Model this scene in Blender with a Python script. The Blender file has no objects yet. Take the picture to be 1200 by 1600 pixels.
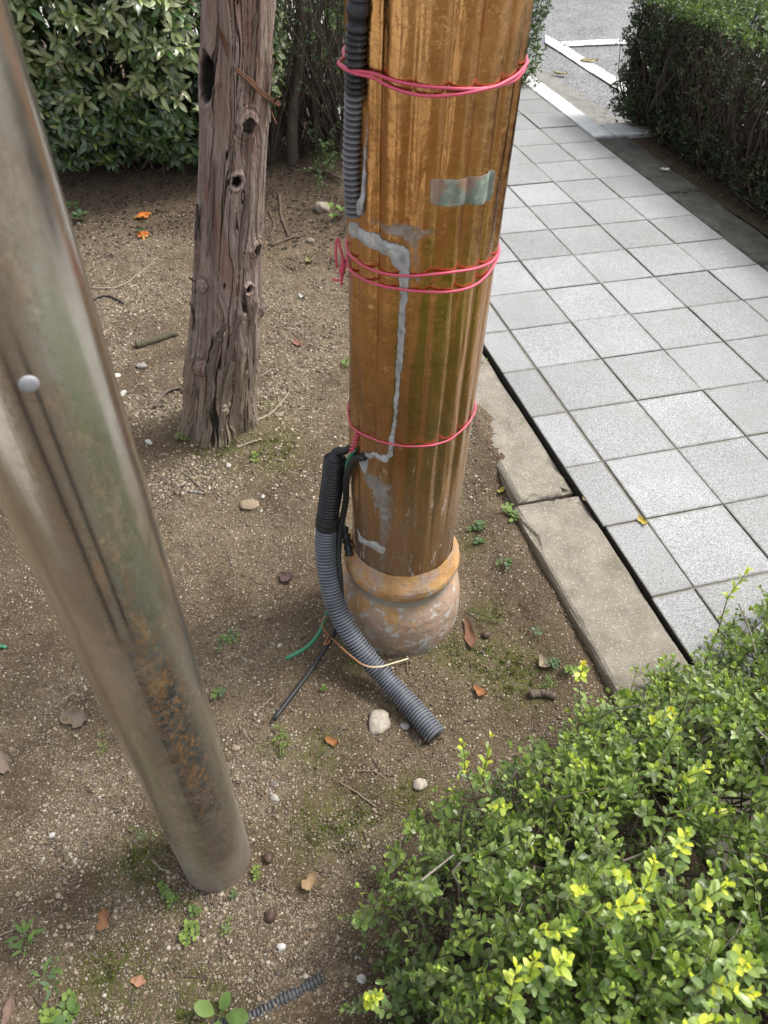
import bpy, math, random
import numpy as np
from mathutils import Matrix, Vector, Quaternion

random.seed(7)
rng = np.random.default_rng(11)
scene = bpy.context.scene
COL = scene.collection

# ------------------------------------------------------------------ camera, sky, sun, exposure
FPX, CAM = 1132.37, np.array([0.0, 0.0, 1.7297])
ROT = np.array([[0.99925147, 0.02769798, 0.02700587],
                [0.03868456, -0.71545984, -0.69758206],
                [0.0, 0.69810461, -0.71599578]])           # rows: right, down, forward
cd = bpy.data.cameras.new('camera')
cam = bpy.data.objects.new('camera', cd)
COL.objects.link(cam)
m = Matrix.Identity(4)
for i in range(3):
    m[i][0], m[i][1], m[i][2], m[i][3] = ROT[0][i], -ROT[1][i], -ROT[2][i], CAM[i]
cam.matrix_world = m
cd.sensor_fit = 'VERTICAL'
cd.sensor_height = 36.0
cd.lens = FPX / 1600 * 36.0
cd.clip_start, cd.clip_end = 0.02, 400
cd.dof.use_dof = True
cd.dof.focus_distance = 1.95
cd.dof.aperture_fstop = 7.0
scene.camera = cam

SUN_EL, SUN_AZ = math.radians(58), math.radians(20)         # azimuth measured from +X towards +Y
sdir = Vector((math.cos(SUN_EL) * math.cos(SUN_AZ), math.cos(SUN_EL) * math.sin(SUN_AZ), math.sin(SUN_EL)))
world = bpy.data.worlds.new('World')
scene.world = world
world.use_nodes = True
wn = world.node_tree
wn.nodes.clear()
sky = wn.nodes.new('ShaderNodeTexSky')
sky.sky_type = 'NISHITA'
sky.sun_disc = False
sky.sun_elevation = SUN_EL
sky.sun_rotation = math.pi / 2 - SUN_AZ
sky.air_density, sky.dust_density, sky.ozone_density = 1.0, 4.0, 1.0
hs = wn.nodes.new('ShaderNodeHueSaturation')
hs.inputs['Saturation'].default_value = 0.30
bg = wn.nodes.new('ShaderNodeBackground')
bg.inputs['Strength'].default_value = 0.15
wo = wn.nodes.new('ShaderNodeOutputWorld')
wn.links.new(sky.outputs[0], hs.inputs['Color'])
wn.links.new(hs.outputs[0], bg.inputs['Color'])
wn.links.new(bg.outputs[0], wo.inputs['Surface'])
sl = bpy.data.lights.new('sun', 'SUN')
sl.energy, sl.angle, sl.color = 1.5, math.radians(11), (1.0, 0.955, 0.89)
sun = bpy.data.objects.new('sun', sl)
COL.objects.link(sun)
sun.rotation_euler = sdir.to_track_quat('Z', 'Y').to_euler()
vs = scene.view_settings
vs.view_transform, vs.look, vs.gamma, vs.use_curve_mapping = 'Standard', 'None', 1.0, False
vs.exposure = 1.0
scene.cycles.max_bounces = 6
scene.cycles.use_denoising = True

# ------------------------------------------------------------------ maths
def at(px, py, z=0.0):
    d = np.array([(px - 600) / FPX, (py - 800) / FPX, 1.0]) @ ROT
    return CAM + (z - CAM[2]) / d[2] * d
def proj(P):
    q = (np.atleast_2d(P) - CAM) @ ROT.T
    return np.c_[600 + FPX * q[:, 0] / q[:, 2], 800 + FPX * q[:, 1] / q[:, 2], q[:, 2]]
def smooth(t):
    t = np.clip(t, 0, 1)
    return t * t * (3 - 2 * t)
def unit(v):
    return v / (np.linalg.norm(v, axis=-1, keepdims=True) + 1e-12)
def _h(ix, iy, iz, s):
    n = (ix * 374761393 + iy * 668265263 + iz * 2147483647 + s * 1274126177) & 0xFFFFFFFF
    n = ((n ^ (n >> 13)) * 1274126177) & 0xFFFFFFFF
    n = ((n ^ (n >> 16)) * 2246822519) & 0xFFFFFFFF
    return ((n ^ (n >> 15)) & 0xFFFFFF) / float(0xFFFFFF)
def vnoise(P, s=0):
    P = np.asarray(P, float)
    F = np.floor(P)
    t = P - F
    t = t * t * (3 - 2 * t)
    I = F.astype(np.int64)
    x, y, z = I[..., 0], I[..., 1], I[..., 2]
    r = 0
    for dx in (0, 1):
        wx = t[..., 0] if dx else 1 - t[..., 0]
        for dy in (0, 1):
            wy = t[..., 1] if dy else 1 - t[..., 1]
            for dz in (0, 1):
                wz = t[..., 2] if dz else 1 - t[..., 2]
                r = r + wx * wy * wz * _h(x + dx, y + dy, z + dz, s)
    return r
def fbm(P, o=4, s=0, gain=0.5):
    P = np.asarray(P, float)
    a, t, r = 1.0, 0.0, 0.0
    for k in range(o):
        r = r + a * vnoise(P * 2.03 ** k + 17.3 * k, s + k)
        t += a
        a *= gain
    return r / t
def n2(x, y, sc, o=3, s=0):
    x = np.asarray(x, float)
    return fbm(np.stack([x * sc, np.asarray(y, float) * sc, np.zeros_like(x) + 0.37], -1), o, s)

# path frame: u across, v along towards the camera, one unit = one 0.30 m slab
TL = 0.30
PO, PA = np.array([0.52725, 2.85025]), 0.2937
U = np.array([math.cos(PA), math.sin(PA)])
V = np.array([math.sin(PA), -math.cos(PA)])
def pf(c, r):
    return PO + np.asarray(c)[..., None] * TL * U + np.asarray(r)[..., None] * TL * V
def to_cr(x, y):
    dx, dy = np.asarray(x) - PO[0], np.asarray(y) - PO[1]
    return (dx * U[0] + dy * U[1]) / TL, (dx * V[0] + dy * V[1]) / TL

POLE_C, POLE_R = np.array([0.054, 1.350]), 0.1415
STEEL_C, STEEL_R = np.array([-0.364, 0.6035]), 0.079
TREE_Y = 2.20
def soil_h(x, y):
    x = np.asarray(x, float)
    y = np.asarray(y, float)
    h = -0.083 + 0.030 * (n2(x, y, 1.7, 3, 3) - 0.5) + 0.020 * (n2(x, y, 7, 3, 5) - 0.5) + 0.010 * (n2(x, y, 26, 2, 8) - 0.5)
    c, r = to_cr(x, y)
    d = np.hypot(x + 0.56, y - TREE_Y)
    h = h + 0.05 * np.exp(-(d / 0.22) ** 2)
    d = np.hypot(x - POLE_C[0], y - POLE_C[1])
    h = h + 0.026 * np.exp(-((d - 0.165) / 0.05) ** 2) * (0.4 + 1.2 * n2(x, y, 9, 2, 87))
    bury = smooth((3.05 - r) / 0.5) * np.exp(-((c + 1.15) / 0.42) ** 2)
    h = h + 0.062 * bury * (0.75 + 0.5 * n2(x, y, 14, 2, 21))
    h = h + 0.036 * smooth((r - 3.2) / 0.3) * np.exp(-((c + 1.50) / 0.35) ** 2)
    kz = smooth((c + 1.30) / 0.05) * smooth((r - 3.30) / 0.1)
    h = h * (1 - kz) - 0.085 * kz
    gap = smooth((c + 0.72) / 0.04) * (1 - smooth((r - 3.30) / 0.1))
    h = h * (1 - gap) + gap * (-0.034 + 0.010 * (n2(x, y, 30, 2, 8) - 0.5))
    h = h + 0.06 * smooth((y - 3.6) / 1.5)
    under = smooth((c + 0.60) / 0.06)
    return h * (1 - under) + under * (-0.16)

# ------------------------------------------------------------------ mesh helpers
def mesh(name, verts, faces, mat=None, smoothed=True, cols=None):
    me = bpy.data.meshes.new(name)
    verts = np.asarray(verts, np.float32)
    if isinstance(faces, np.ndarray):
        k = faces.shape[1]
        me.vertices.add(len(verts))
        me.vertices.foreach_set('co', verts.ravel())
        me.loops.add(faces.size)
        me.loops.foreach_set('vertex_index', faces.astype(np.int32).ravel())
        me.polygons.add(len(faces))
        me.polygons.foreach_set('loop_start', np.arange(0, faces.size, k, dtype=np.int32))
        me.update(calc_edges=True)
    else:
        me.from_pydata(verts.tolist(), [], faces)
    if smoothed:
        me.polygons.foreach_set('use_smooth', np.ones(len(me.polygons), bool))
    if cols is not None:
        a = me.attributes.new('col', 'FLOAT_COLOR', 'POINT')
        cols = np.asarray(cols, np.float32)
        if cols.shape[1] == 3:
            cols = np.c_[cols, np.ones(len(cols), np.float32)]
        a.data.foreach_set('color', cols.ravel())
    if mat:
        me.materials.append(mat)
    me.update()
    return me
def link(name, me, parent=None, kind=None):
    o = bpy.data.objects.new(name, me)
    COL.objects.link(o)
    if parent:
        o.parent = parent
    if kind:
        o['kind'] = kind
    return o
def tag(o, label, cat, group=None):
    o['label'], o['category'] = label, cat
    if group:
        o['group'] = group
    return o
def empty(name, loc, label, cat, group=None):
    o = bpy.data.objects.new(name, None)
    o.empty_display_size = 0.05
    COL.objects.link(o)
    o.location = loc
    tag(o, label, cat, group)
    bpy.context.view_layer.update()
    return o
def child(name, me, parent, kind=None):
    """a part whose mesh is already in world coordinates"""
    o = link(name, me, parent, kind)
    top, off = parent, Vector((0, 0, 0))
    while top:
        off += top.location
        top = top.parent
    o.location = -off
    return o
def grid_faces(nu, nv, wrap=False):
    i = np.arange(nv - 1)[:, None]
    j = np.arange(nu if wrap else nu - 1)[None, :]
    j2 = (j + 1) % nu
    a = i * nu + j
    b = i * nu + j2
    return np.stack([a, b, b + nu, a + nu], -1).reshape(-1, 4)
class Acc:
    def __init__(s):
        s.v, s.f, s.c, s.n = [], [], [], 0
    def add(s, v, f, c=None):
        s.v.append(np.asarray(v, float))
        s.f.append(np.asarray(f) + s.n)
        if c is not None:
            c = np.asarray(c, float)
            s.c.append(np.broadcast_to(c, (len(v), 3)))
        s.n += len(v)
    def mesh(s, name, mat, smoothed=True):
        return mesh(name, np.concatenate(s.v), np.concatenate(s.f), mat, smoothed, np.concatenate(s.c) if s.c else None)
def catmull(P, n):
    P = np.asarray(P, float)
    Q = np.vstack([2 * P[0] - P[1], P, 2 * P[-1] - P[-2]])
    d = np.r_[0, np.cumsum(np.linalg.norm(np.diff(P, axis=0), axis=1))]
    t = np.linspace(0, d[-1], n)
    k = np.clip(np.searchsorted(d, t, side='right') - 1, 0, len(P) - 2)
    w = ((t - d[k]) / np.maximum(d[k + 1] - d[k], 1e-9))[:, None]
    p0, p1, p2, p3 = Q[k], Q[k + 1], Q[k + 2], Q[k + 3]
    return 0.5 * (2 * p1 + (p2 - p0) * w + (2 * p0 - 5 * p1 + 4 * p2 - p3) * w ** 2 + (3 * p1 - p0 - 3 * p2 + p3) * w ** 3)
def tube(P, rad, seg=8, caps=True, prof=None):
    """sweep along P; rad scalar or per point"""
    P = np.asarray(P, float)
    n = len(P)
    rad = np.broadcast_to(np.asarray(rad, float), (n,))
    T = unit(np.gradient(P, axis=0))
    N = np.zeros_like(P)
    a = np.array([0, 0, 1.0]) if abs(T[0][2]) < 0.9 else np.array([1.0, 0, 0])
    N[0] = unit(a - T[0] * (a @ T[0]))
    for i in range(1, n):
        v = N[i - 1] - T[i] * (N[i - 1] @ T[i])
        N[i] = v / (np.linalg.norm(v) + 1e-12)
    B = np.cross(T, N)
    th = np.arange(seg) / seg * 2 * np.pi
    v = P[:, None] + rad[:, None, None] * (np.cos(th)[None, :, None] * N[:, None] + np.sin(th)[None, :, None] * B[:, None])
    f = grid_faces(seg, n, True)
    v = v.reshape(-1, 3)
    if caps:
        v = np.vstack([v, P[:1], P[-1:]])
        j = np.arange(seg)
        j2 = (j + 1) % seg
        e = (n - 1) * seg
        f = np.vstack([f, np.c_[j2, j, np.full(seg, len(v) - 2), np.full(seg, len(v) - 2)][:, [0, 1, 2, 2]] * 0 + np.c_[j2, j, j * 0 + len(v) - 2, j * 0 + len(v) - 2]]) if False else f
        tri1 = np.c_[j2, j, j * 0 + len(v) - 2]
        tri2 = np.c_[e + j, e + j2, j * 0 + len(v) - 1]
        return v, [tuple(q) for q in f.tolist()] + [tuple(q) for q in tri1.tolist()] + [tuple(q) for q in tri2.tolist()]
    return v, f
def tube_mesh(name, P, rad, mat, seg=8):
    v, f = tube(P, rad, seg)
    return mesh(name, v, f, mat)

# ------------------------------------------------------------------ material helper
class MT:
    def __init__(s, name):
        s.m = bpy.data.materials.new(name)
        s.m.use_nodes = True
        s.t = s.m.node_tree
        s.t.nodes.clear()
        s.out = s.t.nodes.new('ShaderNodeOutputMaterial')
    def n(s, typ, ins=None, out=0, **props):
        nd = s.t.nodes.new('ShaderNode' + typ)
        for k, v in props.items():
            setattr(nd, k, v)
        for k, v in (ins or {}).items():
            if hasattr(v, 'is_output') or isinstance(v, bpy.types.NodeSocket):
                s.t.links.new(v, nd.inputs[k])
            else:
                nd.inputs[k].default_value = v
        return nd.outputs[out]
    def pos(s, scale=(1, 1, 1)):
        p = s.n('NewGeometry', out='Position')
        if scale == (1, 1, 1):
            return p
        return s.n('VectorMath', {0: p, 1: scale}, operation='MULTIPLY')
    def noise(s, sc, det=4, rough=0.55, vec=None, out=0, dist=0.0):
        return s.n('TexNoise', {'Scale': sc, 'Detail': det, 'Roughness': rough, 'Vector': vec if vec else s.pos(), 'Distortion': dist}, out)
    def vor(s, sc, vec=None, out='Distance', feature='F1', rnd=1.0):
        return s.n('TexVoronoi', {'Scale': sc, 'Vector': vec if vec else s.pos(), 'Randomness': rnd}, out, feature=feature)
    def ramp(s, fac, stops, interp='LINEAR'):
        nd = s.t.nodes.new('ShaderNodeValToRGB')
        nd.color_ramp.interpolation = interp
        el = nd.color_ramp.elements
        while len(el) < len(stops):
            el.new(0.5)
        for e, (p, c) in zip(el, stops):
            e.position = p
            c = (c, c, c) if isinstance(c, (int, float)) else c
            e.color = (*c, 1)
        s.t.links.new(fac, nd.inputs[0])
        return nd.outputs[0]
    def mix(s, fac, a, b, blend='MIX'):
        nd = s.t.nodes.new('ShaderNodeMix')
        nd.data_type, nd.blend_type = 'RGBA', blend
        for idx, v in ((0, fac), (6, a), (7, b)):
            if isinstance(v, bpy.types.NodeSocket):
                s.t.links.new(v, nd.inputs[idx])
            elif idx == 0:
                nd.inputs[0].default_value = v
            else:
                nd.inputs[idx].default_value = (*v, 1) if len(v) == 3 else v
        return nd.outputs[2]
    def math(s, op, a, b=0.0, c=0.0):
        return s.n('Math', {0: a, 1: b, 2: c}, operation=op)
    def bump(s, h, strength=0.5, dist=0.01, normal=None):
        d = {'Height': h, 'Strength': strength, 'Distance': dist}
        if normal:
            d['Normal'] = normal
        return s.n('Bump', d)
    def attr(s, name='col'):
        return s.n('Attribute', attribute_name=name)
    def sepz(s, v=None):
        return s.n('SeparateXYZ', {0: v or s.pos()}, out=2)
    def principled(s, **k):
        d = {}
        names = dict(color='Base Color', rough='Roughness', metal='Metallic', normal='Normal', spec='Specular IOR Level', coat='Coat Weight', coat_rough='Coat Roughness', sheen='Sheen Weight')
        for a, b in k.items():
            if a == 'color' and not isinstance(b, bpy.types.NodeSocket):
                b = (*b, 1)
            d[names[a]] = b
        sh = s.n('BsdfPrincipled', d)
        s.t.links.new(sh, s.out.inputs[0])
        return s.m

def simple_mat(name, color, rough=0.6, var=0.25, sc=40, bump=0.0, spec=0.4, metal=0.0):
    t = MT(name)
    n = t.noise(sc, 4)
    c = t.mix(n, tuple(max(0, x * (1 - var)) for x in color), tuple(min(1, x * (1 + var)) for x in color))
    k = dict(color=c, rough=rough, spec=spec, metal=metal)
    if bump:
        k['normal'] = t.bump(t.noise(sc * 3, 5), bump, 0.004)
    return t.principled(**k)
def attr_mat(name, rough=0.7, spec=0.3, sc=90, bump=0.3, dist=0.003):
    t = MT(name)
    c = t.mix(t.math('MULTIPLY', t.noise(sc, 4), 0.6), t.attr(), (0.02, 0.018, 0.015))
    return t.principled(color=c, rough=rough, spec=spec, normal=t.bump(t.noise(sc * 2, 4), bump, dist))
def leaf_mat(name, rough=0.4, trans=0.22, spec=0.5, under=0.35):
    t = MT(name)
    c = t.attr()
    nz = t.noise(55, 3)
    c = t.mix(1.0, c, t.ramp(nz, [(0.25, 0.72), (0.75, 1.2)]), 'MULTIPLY')
    back = t.n('NewGeometry', out='Backfacing')
    c2 = t.mix(t.math('MULTIPLY', back, under), c, (0.20, 0.26, 0.13))
    p = t.n('BsdfPrincipled', {'Base Color': c2, 'Roughness': t.ramp(t.noise(30, 2), [(0.3, rough - 0.08), (0.7, rough + 0.1)]), 'Specular IOR Level': spec})
    tc = t.mix(1.0, c, (1.5, 1.6, 0.6), 'MULTIPLY')
    tr = t.n('BsdfTranslucent', {'Color': tc})
    mx = t.n('MixShader', {0: trans, 1: p, 2: tr})
    t.t.links.new(mx, t.out.inputs[0])
    return t.m

# ------------------------------------------------------------------ materials
def mat_soil():
    t = MT('soil')
    nd = t.n('SeparateColor', {0: t.attr('col')}).node
    sand, moss, humus_shade = nd.outputs[0], nd.outputs[1], nd.outputs[2]
    big = t.noise(7, 6, 0.65)
    base = t.ramp(big, [(0.28, (0.068, 0.050, 0.033)), (0.5, (0.122, 0.094, 0.063)), (0.75, (0.185, 0.146, 0.100))])
    base = t.mix(t.math('MULTIPLY', sand, 0.55), base, (0.215, 0.170, 0.116))
    base = t.mix(1.0, base, (1.02, 0.98, 0.90), 'MULTIPLY')
    base = t.mix(1.0, base, t.ramp(t.noise(120, 5, 0.75), [(0.30, 0.40), (0.5, 1.0), (0.70, 1.65)]), 'MULTIPLY')
    hcol = t.mix(t.noise(70, 7, 0.78), (0.020, 0.014, 0.010), (0.150, 0.105, 0.072))
    base = t.mix(t.math('MULTIPLY', humus_shade, 0.78), base, hcol)
    # two sizes of pale granite grit lying in the fines
    P = t.pos()
    wob = t.n('VectorMath', {0: P, 1: t.n('VectorMath', {0: t.noise(160, 2, out=1), 1: (0.004, 0.004, 0.004)}, operation='MULTIPLY')}, operation='ADD')
    col, hh = base, None
    for sc, lo in ((105, 0.74), (270, 0.66)):
        rnd = t.n('SeparateColor', {0: t.vor(sc, wob, out='Color')}).node
        d = t.vor(sc, wob)
        pick = t.math('SUBTRACT', t.math('ADD', rnd.outputs[0], t.math('MULTIPLY', sand, 0.42)), t.math('ADD', t.math('MULTIPLY', humus_shade, 0.25), lo))
        on = t.ramp(pick, [(0.0, 0.0), (0.02, 1.0)])
        shape = t.ramp(d, [(0.30, 1.0), (0.42, 0.0)])
        mk = t.math('MULTIPLY', on, shape)
        gc = t.ramp(rnd.outputs[1], [(0.0, (0.20, 0.155, 0.11)), (0.35, (0.34, 0.275, 0.20)), (0.7, (0.50, 0.42, 0.315)), (0.95, (0.64, 0.58, 0.48))])
        col = t.mix(mk, col, gc)
        bumpy = t.math('MULTIPLY', mk, t.math('SUBTRACT', 1.0, d))
        hh = bumpy if hh is None else t.math('ADD', hh, t.math('MULTIPLY', bumpy, 0.5))
    mn = t.math('MULTIPLY', moss, t.ramp(t.noise(60, 5, 0.7), [(0.42, 0.0), (0.6, 1.0)]))
    col = t.mix(t.math('MULTIPLY', mn, 0.8), col, t.mix(t.noise(200, 3), (0.050, 0.070, 0.012), (0.14, 0.18, 0.03)))
    h = t.math('ADD', hh, t.math('MULTIPLY', t.noise(60, 7, 0.75), 1.3))
    return t.principled(color=col, rough=0.92, spec=0.15, normal=t.bump(h, 1.0, 0.010))
def mat_granite():
    t = MT('granite')
    oi = t.n('ObjectInfo', out='Random')
    a = t.noise(330, 3, 0.75)
    c = t.ramp(a, [(0.34, (0.090, 0.093, 0.096)), (0.44, (0.25, 0.257, 0.263)), (0.55, (0.395, 0.405, 0.412)), (0.68, (0.56, 0.57, 0.58))])
    v = t.n('SeparateColor', {0: t.vor(520, out='Color')}).node.outputs[0]
    c = t.mix(t.ramp(v, [(0.80, 0.0), (0.86, 0.8)]), c, (0.12, 0.12, 0.125))
    c = t.mix(1.0, c, t.ramp(oi, [(0.0, (0.86, 0.862, 0.855)), (0.5, (0.98, 0.98, 0.975)), (1.0, (1.06, 1.065, 1.08))]), 'MULTIPLY')
    st = t.noise(5.5, 5, 0.62)
    c = t.mix(t.ramp(st, [(0.50, 0.0), (0.78, 0.42)]), c, (0.24, 0.228, 0.20))
    c = t.mix(1.0, c, t.ramp(t.noise(1.3, 3), [(0.35, (0.88, 0.875, 0.86)), (0.65, (1.07, 1.065, 1.05))]), 'MULTIPLY')
    c = t.mix(t.ramp(t.noise(17, 6, 0.7), [(0.60, 0.0), (0.74, 0.35)]), c, (0.20, 0.19, 0.17))
    # dirt creeping in from the edges of each slab
    g = t.n('TexCoord', out='Generated')
    sx = t.n('SeparateXYZ', {0: g})
    ex = t.math('ABSOLUTE', t.math('SUBTRACT', sx.node.outputs[0], 0.5))
    ey = t.math('ABSOLUTE', t.math('SUBTRACT', sx.node.outputs[1], 0.5))
    e = t.math('ADD', t.math('MAXIMUM', ex, ey), t.math('MULTIPLY', t.math('SUBTRACT', t.noise(28, 4), 0.5), 0.10))
    c = t.mix(t.ramp(e, [(0.465, 0.0), (0.505, 0.75)]), c, (0.17, 0.165, 0.14))
    return t.principled(color=c, rough=0.82, spec=0.3, normal=t.bump(t.noise(420, 3), 0.5, 0.0025))
def mat_concrete(name, col, dark, warm=0.0, speck=0.5):
    t = MT(name)
    a = t.noise(11, 6, 0.65)
    c = t.mix(t.ramp(a, [(0.3, 0.0), (0.7, 1.0)]), dark, col)
    f = t.noise(240, 4, 0.7)
    c = t.mix(1.0, c, t.ramp(f, [(0.3, 0.62), (0.7, 1.35)]), 'MULTIPLY')
    v = t.n('SeparateColor', {0: t.vor(150, out='Color')}).node.outputs[0]
    vd = t.vor(150)
    mk = t.math('MULTIPLY', t.ramp(v, [(0.80, 0.0), (0.86, speck)]), t.ramp(vd, [(0.3, 1.0), (0.5, 0.0)]))
    c = t.mix(mk, c, tuple(min(1, x * 1.7) for x in col))
    c = t.mix(t.ramp(t.noise(5, 4), [(0.55, 0.0), (0.8, 0.35)]), c, (0.10, 0.105, 0.06))
    h = t.math('ADD', t.noise(160, 5, 0.7), t.math('MULTIPLY', t.noise(30, 3), 0.8))
    return t.principled(color=c, rough=0.9, spec=0.2, normal=t.bump(h, 0.7, 0.004))
def mat_asphalt():
    t = MT('asphalt')
    v = t.n('SeparateColor', {0: t.vor(120, out='Color')}).node.outputs[0]
    c = t.ramp(v, [(0.0, (0.09, 0.09, 0.093)), (0.5, (0.19, 0.19, 0.195)), (1.0, (0.36, 0.36, 0.36))])
    c = t.mix(1.0, c, t.ramp(t.noise(3, 5), [(0.3, 0.8), (0.7, 1.2)]), 'MULTIPLY')
    return t.principled(color=c, rough=0.85, spec=0.3, normal=t.bump(t.vor(120), 0.8, 0.008))
def mat_paint_line():
    t = MT('road_paint')
    crack = t.vor(9, feature='DISTANCE_TO_EDGE')
    wear = t.noise(40, 5, 0.7)
    c = t.mix(t.ramp(wear, [(0.46, 0.0), (0.66, 0.8)]), (0.74, 0.74, 0.72), (0.30, 0.30, 0.30))
    c = t.mix(t.ramp(crack, [(0.03, 0.85), (0.075, 0.0)]), c, (0.20, 0.20, 0.20))
    return t.principled(color=c, rough=0.7, normal=t.bump(wear, 0.4, 0.003))
def mat_gold():
    t = MT('bronze_paint')
    P = t.pos()
    st = t.n('VectorMath', {0: P, 1: (1, 1, 0.10)}, operation='MULTIPLY')
    z = t.sepz()
    s1 = t.noise(7, 5, 0.55, t.n('VectorMath', {0: P, 1: (1, 1, 0.4)}, operation='MULTIPLY'))
    c = t.ramp(s1, [(0.30, (0.40, 0.192, 0.062)), (0.50, (0.56, 0.295, 0.104)), (0.70, (0.68, 0.400, 0.165))])
    c = t.mix(t.ramp(t.noise(9, 5, 0.65), [(0.5, 0.0), (0.75, 0.45)]), c, (0.24, 0.165, 0.070))
    # dull dark brown grime on the lower metre, bare scrapes of primer
    low = t.n('MapRange', {0: z, 1: 1.0, 2: 0.25, 3: 0.0, 4: 1.0})
    c = t.mix(t.math('MULTIPLY', low, t.ramp(t.noise(13, 5, 0.6, st), [(0.35, 0.5), (0.65, 0.95)])), c, t.mix(t.noise(22, 5, 0.7, st), (0.10, 0.050, 0.026), (0.24, 0.140, 0.080)))
    ch = t.noise(48, 6, 0.72, t.n('VectorMath', {0: P, 1: (1, 1, 0.28)}, operation='MULTIPLY'))
    thr = t.n('MapRange', {0: z, 1: 1.1, 2: 0.1, 3: 0.70, 4: 0.560})
    chip = t.n('MapRange', {0: t.math('SUBTRACT', ch, thr), 1: 0.0, 2: 0.035, 3: 0.0, 4: 1.0})
    c = t.mix(t.math('MULTIPLY', chip, 0.8), c, t.mix(t.noise(90, 2), (0.30, 0.29, 0.28), (0.46, 0.44, 0.42)))
    scr = t.math('ABSOLUTE', t.math('SUBTRACT', t.noise(38, 6, 0.8, t.n('VectorMath', {0: P, 1: (1, 1, 0.5)}, operation='MULTIPLY')), 0.5))
    smask = t.math('MULTIPLY', t.ramp(scr, [(0.0, 1.0), (0.012, 0.0)]), t.math('MULTIPLY', t.math('ADD', low, 0.12), t.ramp(t.noise(9, 3), [(0.42, 0.0), (0.62, 0.9)])))
    c = t.mix(smask, c, (0.44, 0.41, 0.37))
    haze = t.math('MULTIPLY', low, t.ramp(t.noise(14, 6, 0.7, t.n('VectorMath', {0: P, 1: (1, 1, 0.22)}, operation='MULTIPLY')), [(0.46, 0.0), (0.70, 0.7)]))
    c = t.mix(haze, c, (0.34, 0.27, 0.22))
    lump = t.math('ADD', t.math('MULTIPLY', t.noise(42, 3, 0.5), 0.7), t.math('MULTIPLY', t.noise(11, 3, 0.5, t.n('VectorMath', {0: P, 1: (1, 1, 0.35)}, operation='MULTIPLY')), 2.0))
    drip = t.noise(80, 2, 0.5, t.n('VectorMath', {0: P, 1: (1, 1, 0.35)}, operation='MULTIPLY'))
    blister = t.ramp(t.noise(75, 4, 0.6, None, 0, 1.2), [(0.56, 0.0), (0.66, 1.0)])
    h = t.math('ADD', t.math('ADD', lump, t.math('MULTIPLY', drip, 0.35)), t.math('MULTIPLY', blister, 0.09))
    rg = t.math('ADD', t.ramp(t.noise(20, 4), [(0.3, 0.17), (0.7, 0.30)]), t.math('MULTIPLY', low, 0.10))
    mt_ = t.math('MULTIPLY', t.math('SUBTRACT', 1.0, chip), t.math('SUBTRACT', 0.98, t.math('MULTIPLY', low, 0.40)))
    return t.principled(color=c, rough=rg, metal=mt_, spec=0.5, coat=0.35, coat_rough=0.2, normal=t.bump(h, 0.42, 0.006))
def mat_base():
    t = MT('peeling_base_paint')
    z = t.sepz()
    c = t.ramp(t.noise(24, 5), [(0.3, (0.38, 0.20, 0.075)), (0.7, (0.52, 0.31, 0.14))])
    dust = t.n('MapRange', {0: z, 1: 0.21, 2: -0.05, 3: 0.0, 4: 1.0})
    pk = t.math('ADD', t.noise(15, 6, 0.68), t.math('MULTIPLY', dust, 0.22))
    c = t.mix(t.ramp(pk, [(0.50, 0.0), (0.58, 0.8)]), c, t.mix(t.noise(60, 4), (0.27, 0.20, 0.165), (0.42, 0.33, 0.27)))
    wh = t.math('ADD', t.noise(26, 6, 0.7), t.math('MULTIPLY', dust, 0.12))
    c = t.mix(t.ramp(wh, [(0.61, 0.0), (0.66, 0.85)]), c, (0.50, 0.49, 0.47))
    ring = t.ramp(z, [(0.118, 0.0), (0.130, 0.8), (0.148, 0.8), (0.160, 0.0)])
    c = t.mix(ring, c, t.mix(t.noise(45, 5), (0.16, 0.145, 0.12), (0.34, 0.32, 0.28)))
    c = t.mix(t.ramp(t.noise(70, 4), [(0.62, 0.0), (0.7, 0.5)]), c, (0.08, 0.06, 0.05))
    foot = t.math('MULTIPLY', t.n('MapRange', {0: z, 1: -0.02, 2: -0.085, 3: 0.0, 4: 1.0}), t.ramp(t.noise(30, 5, 0.7), [(0.25, 0.3), (0.6, 1.0)]))
    c = t.mix(foot, c, (0.13, 0.105, 0.075))
    return t.principled(color=c, rough=0.6, spec=0.35, normal=t.bump(t.math('ADD', t.noise(60, 5), pk), 0.5, 0.004))
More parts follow.
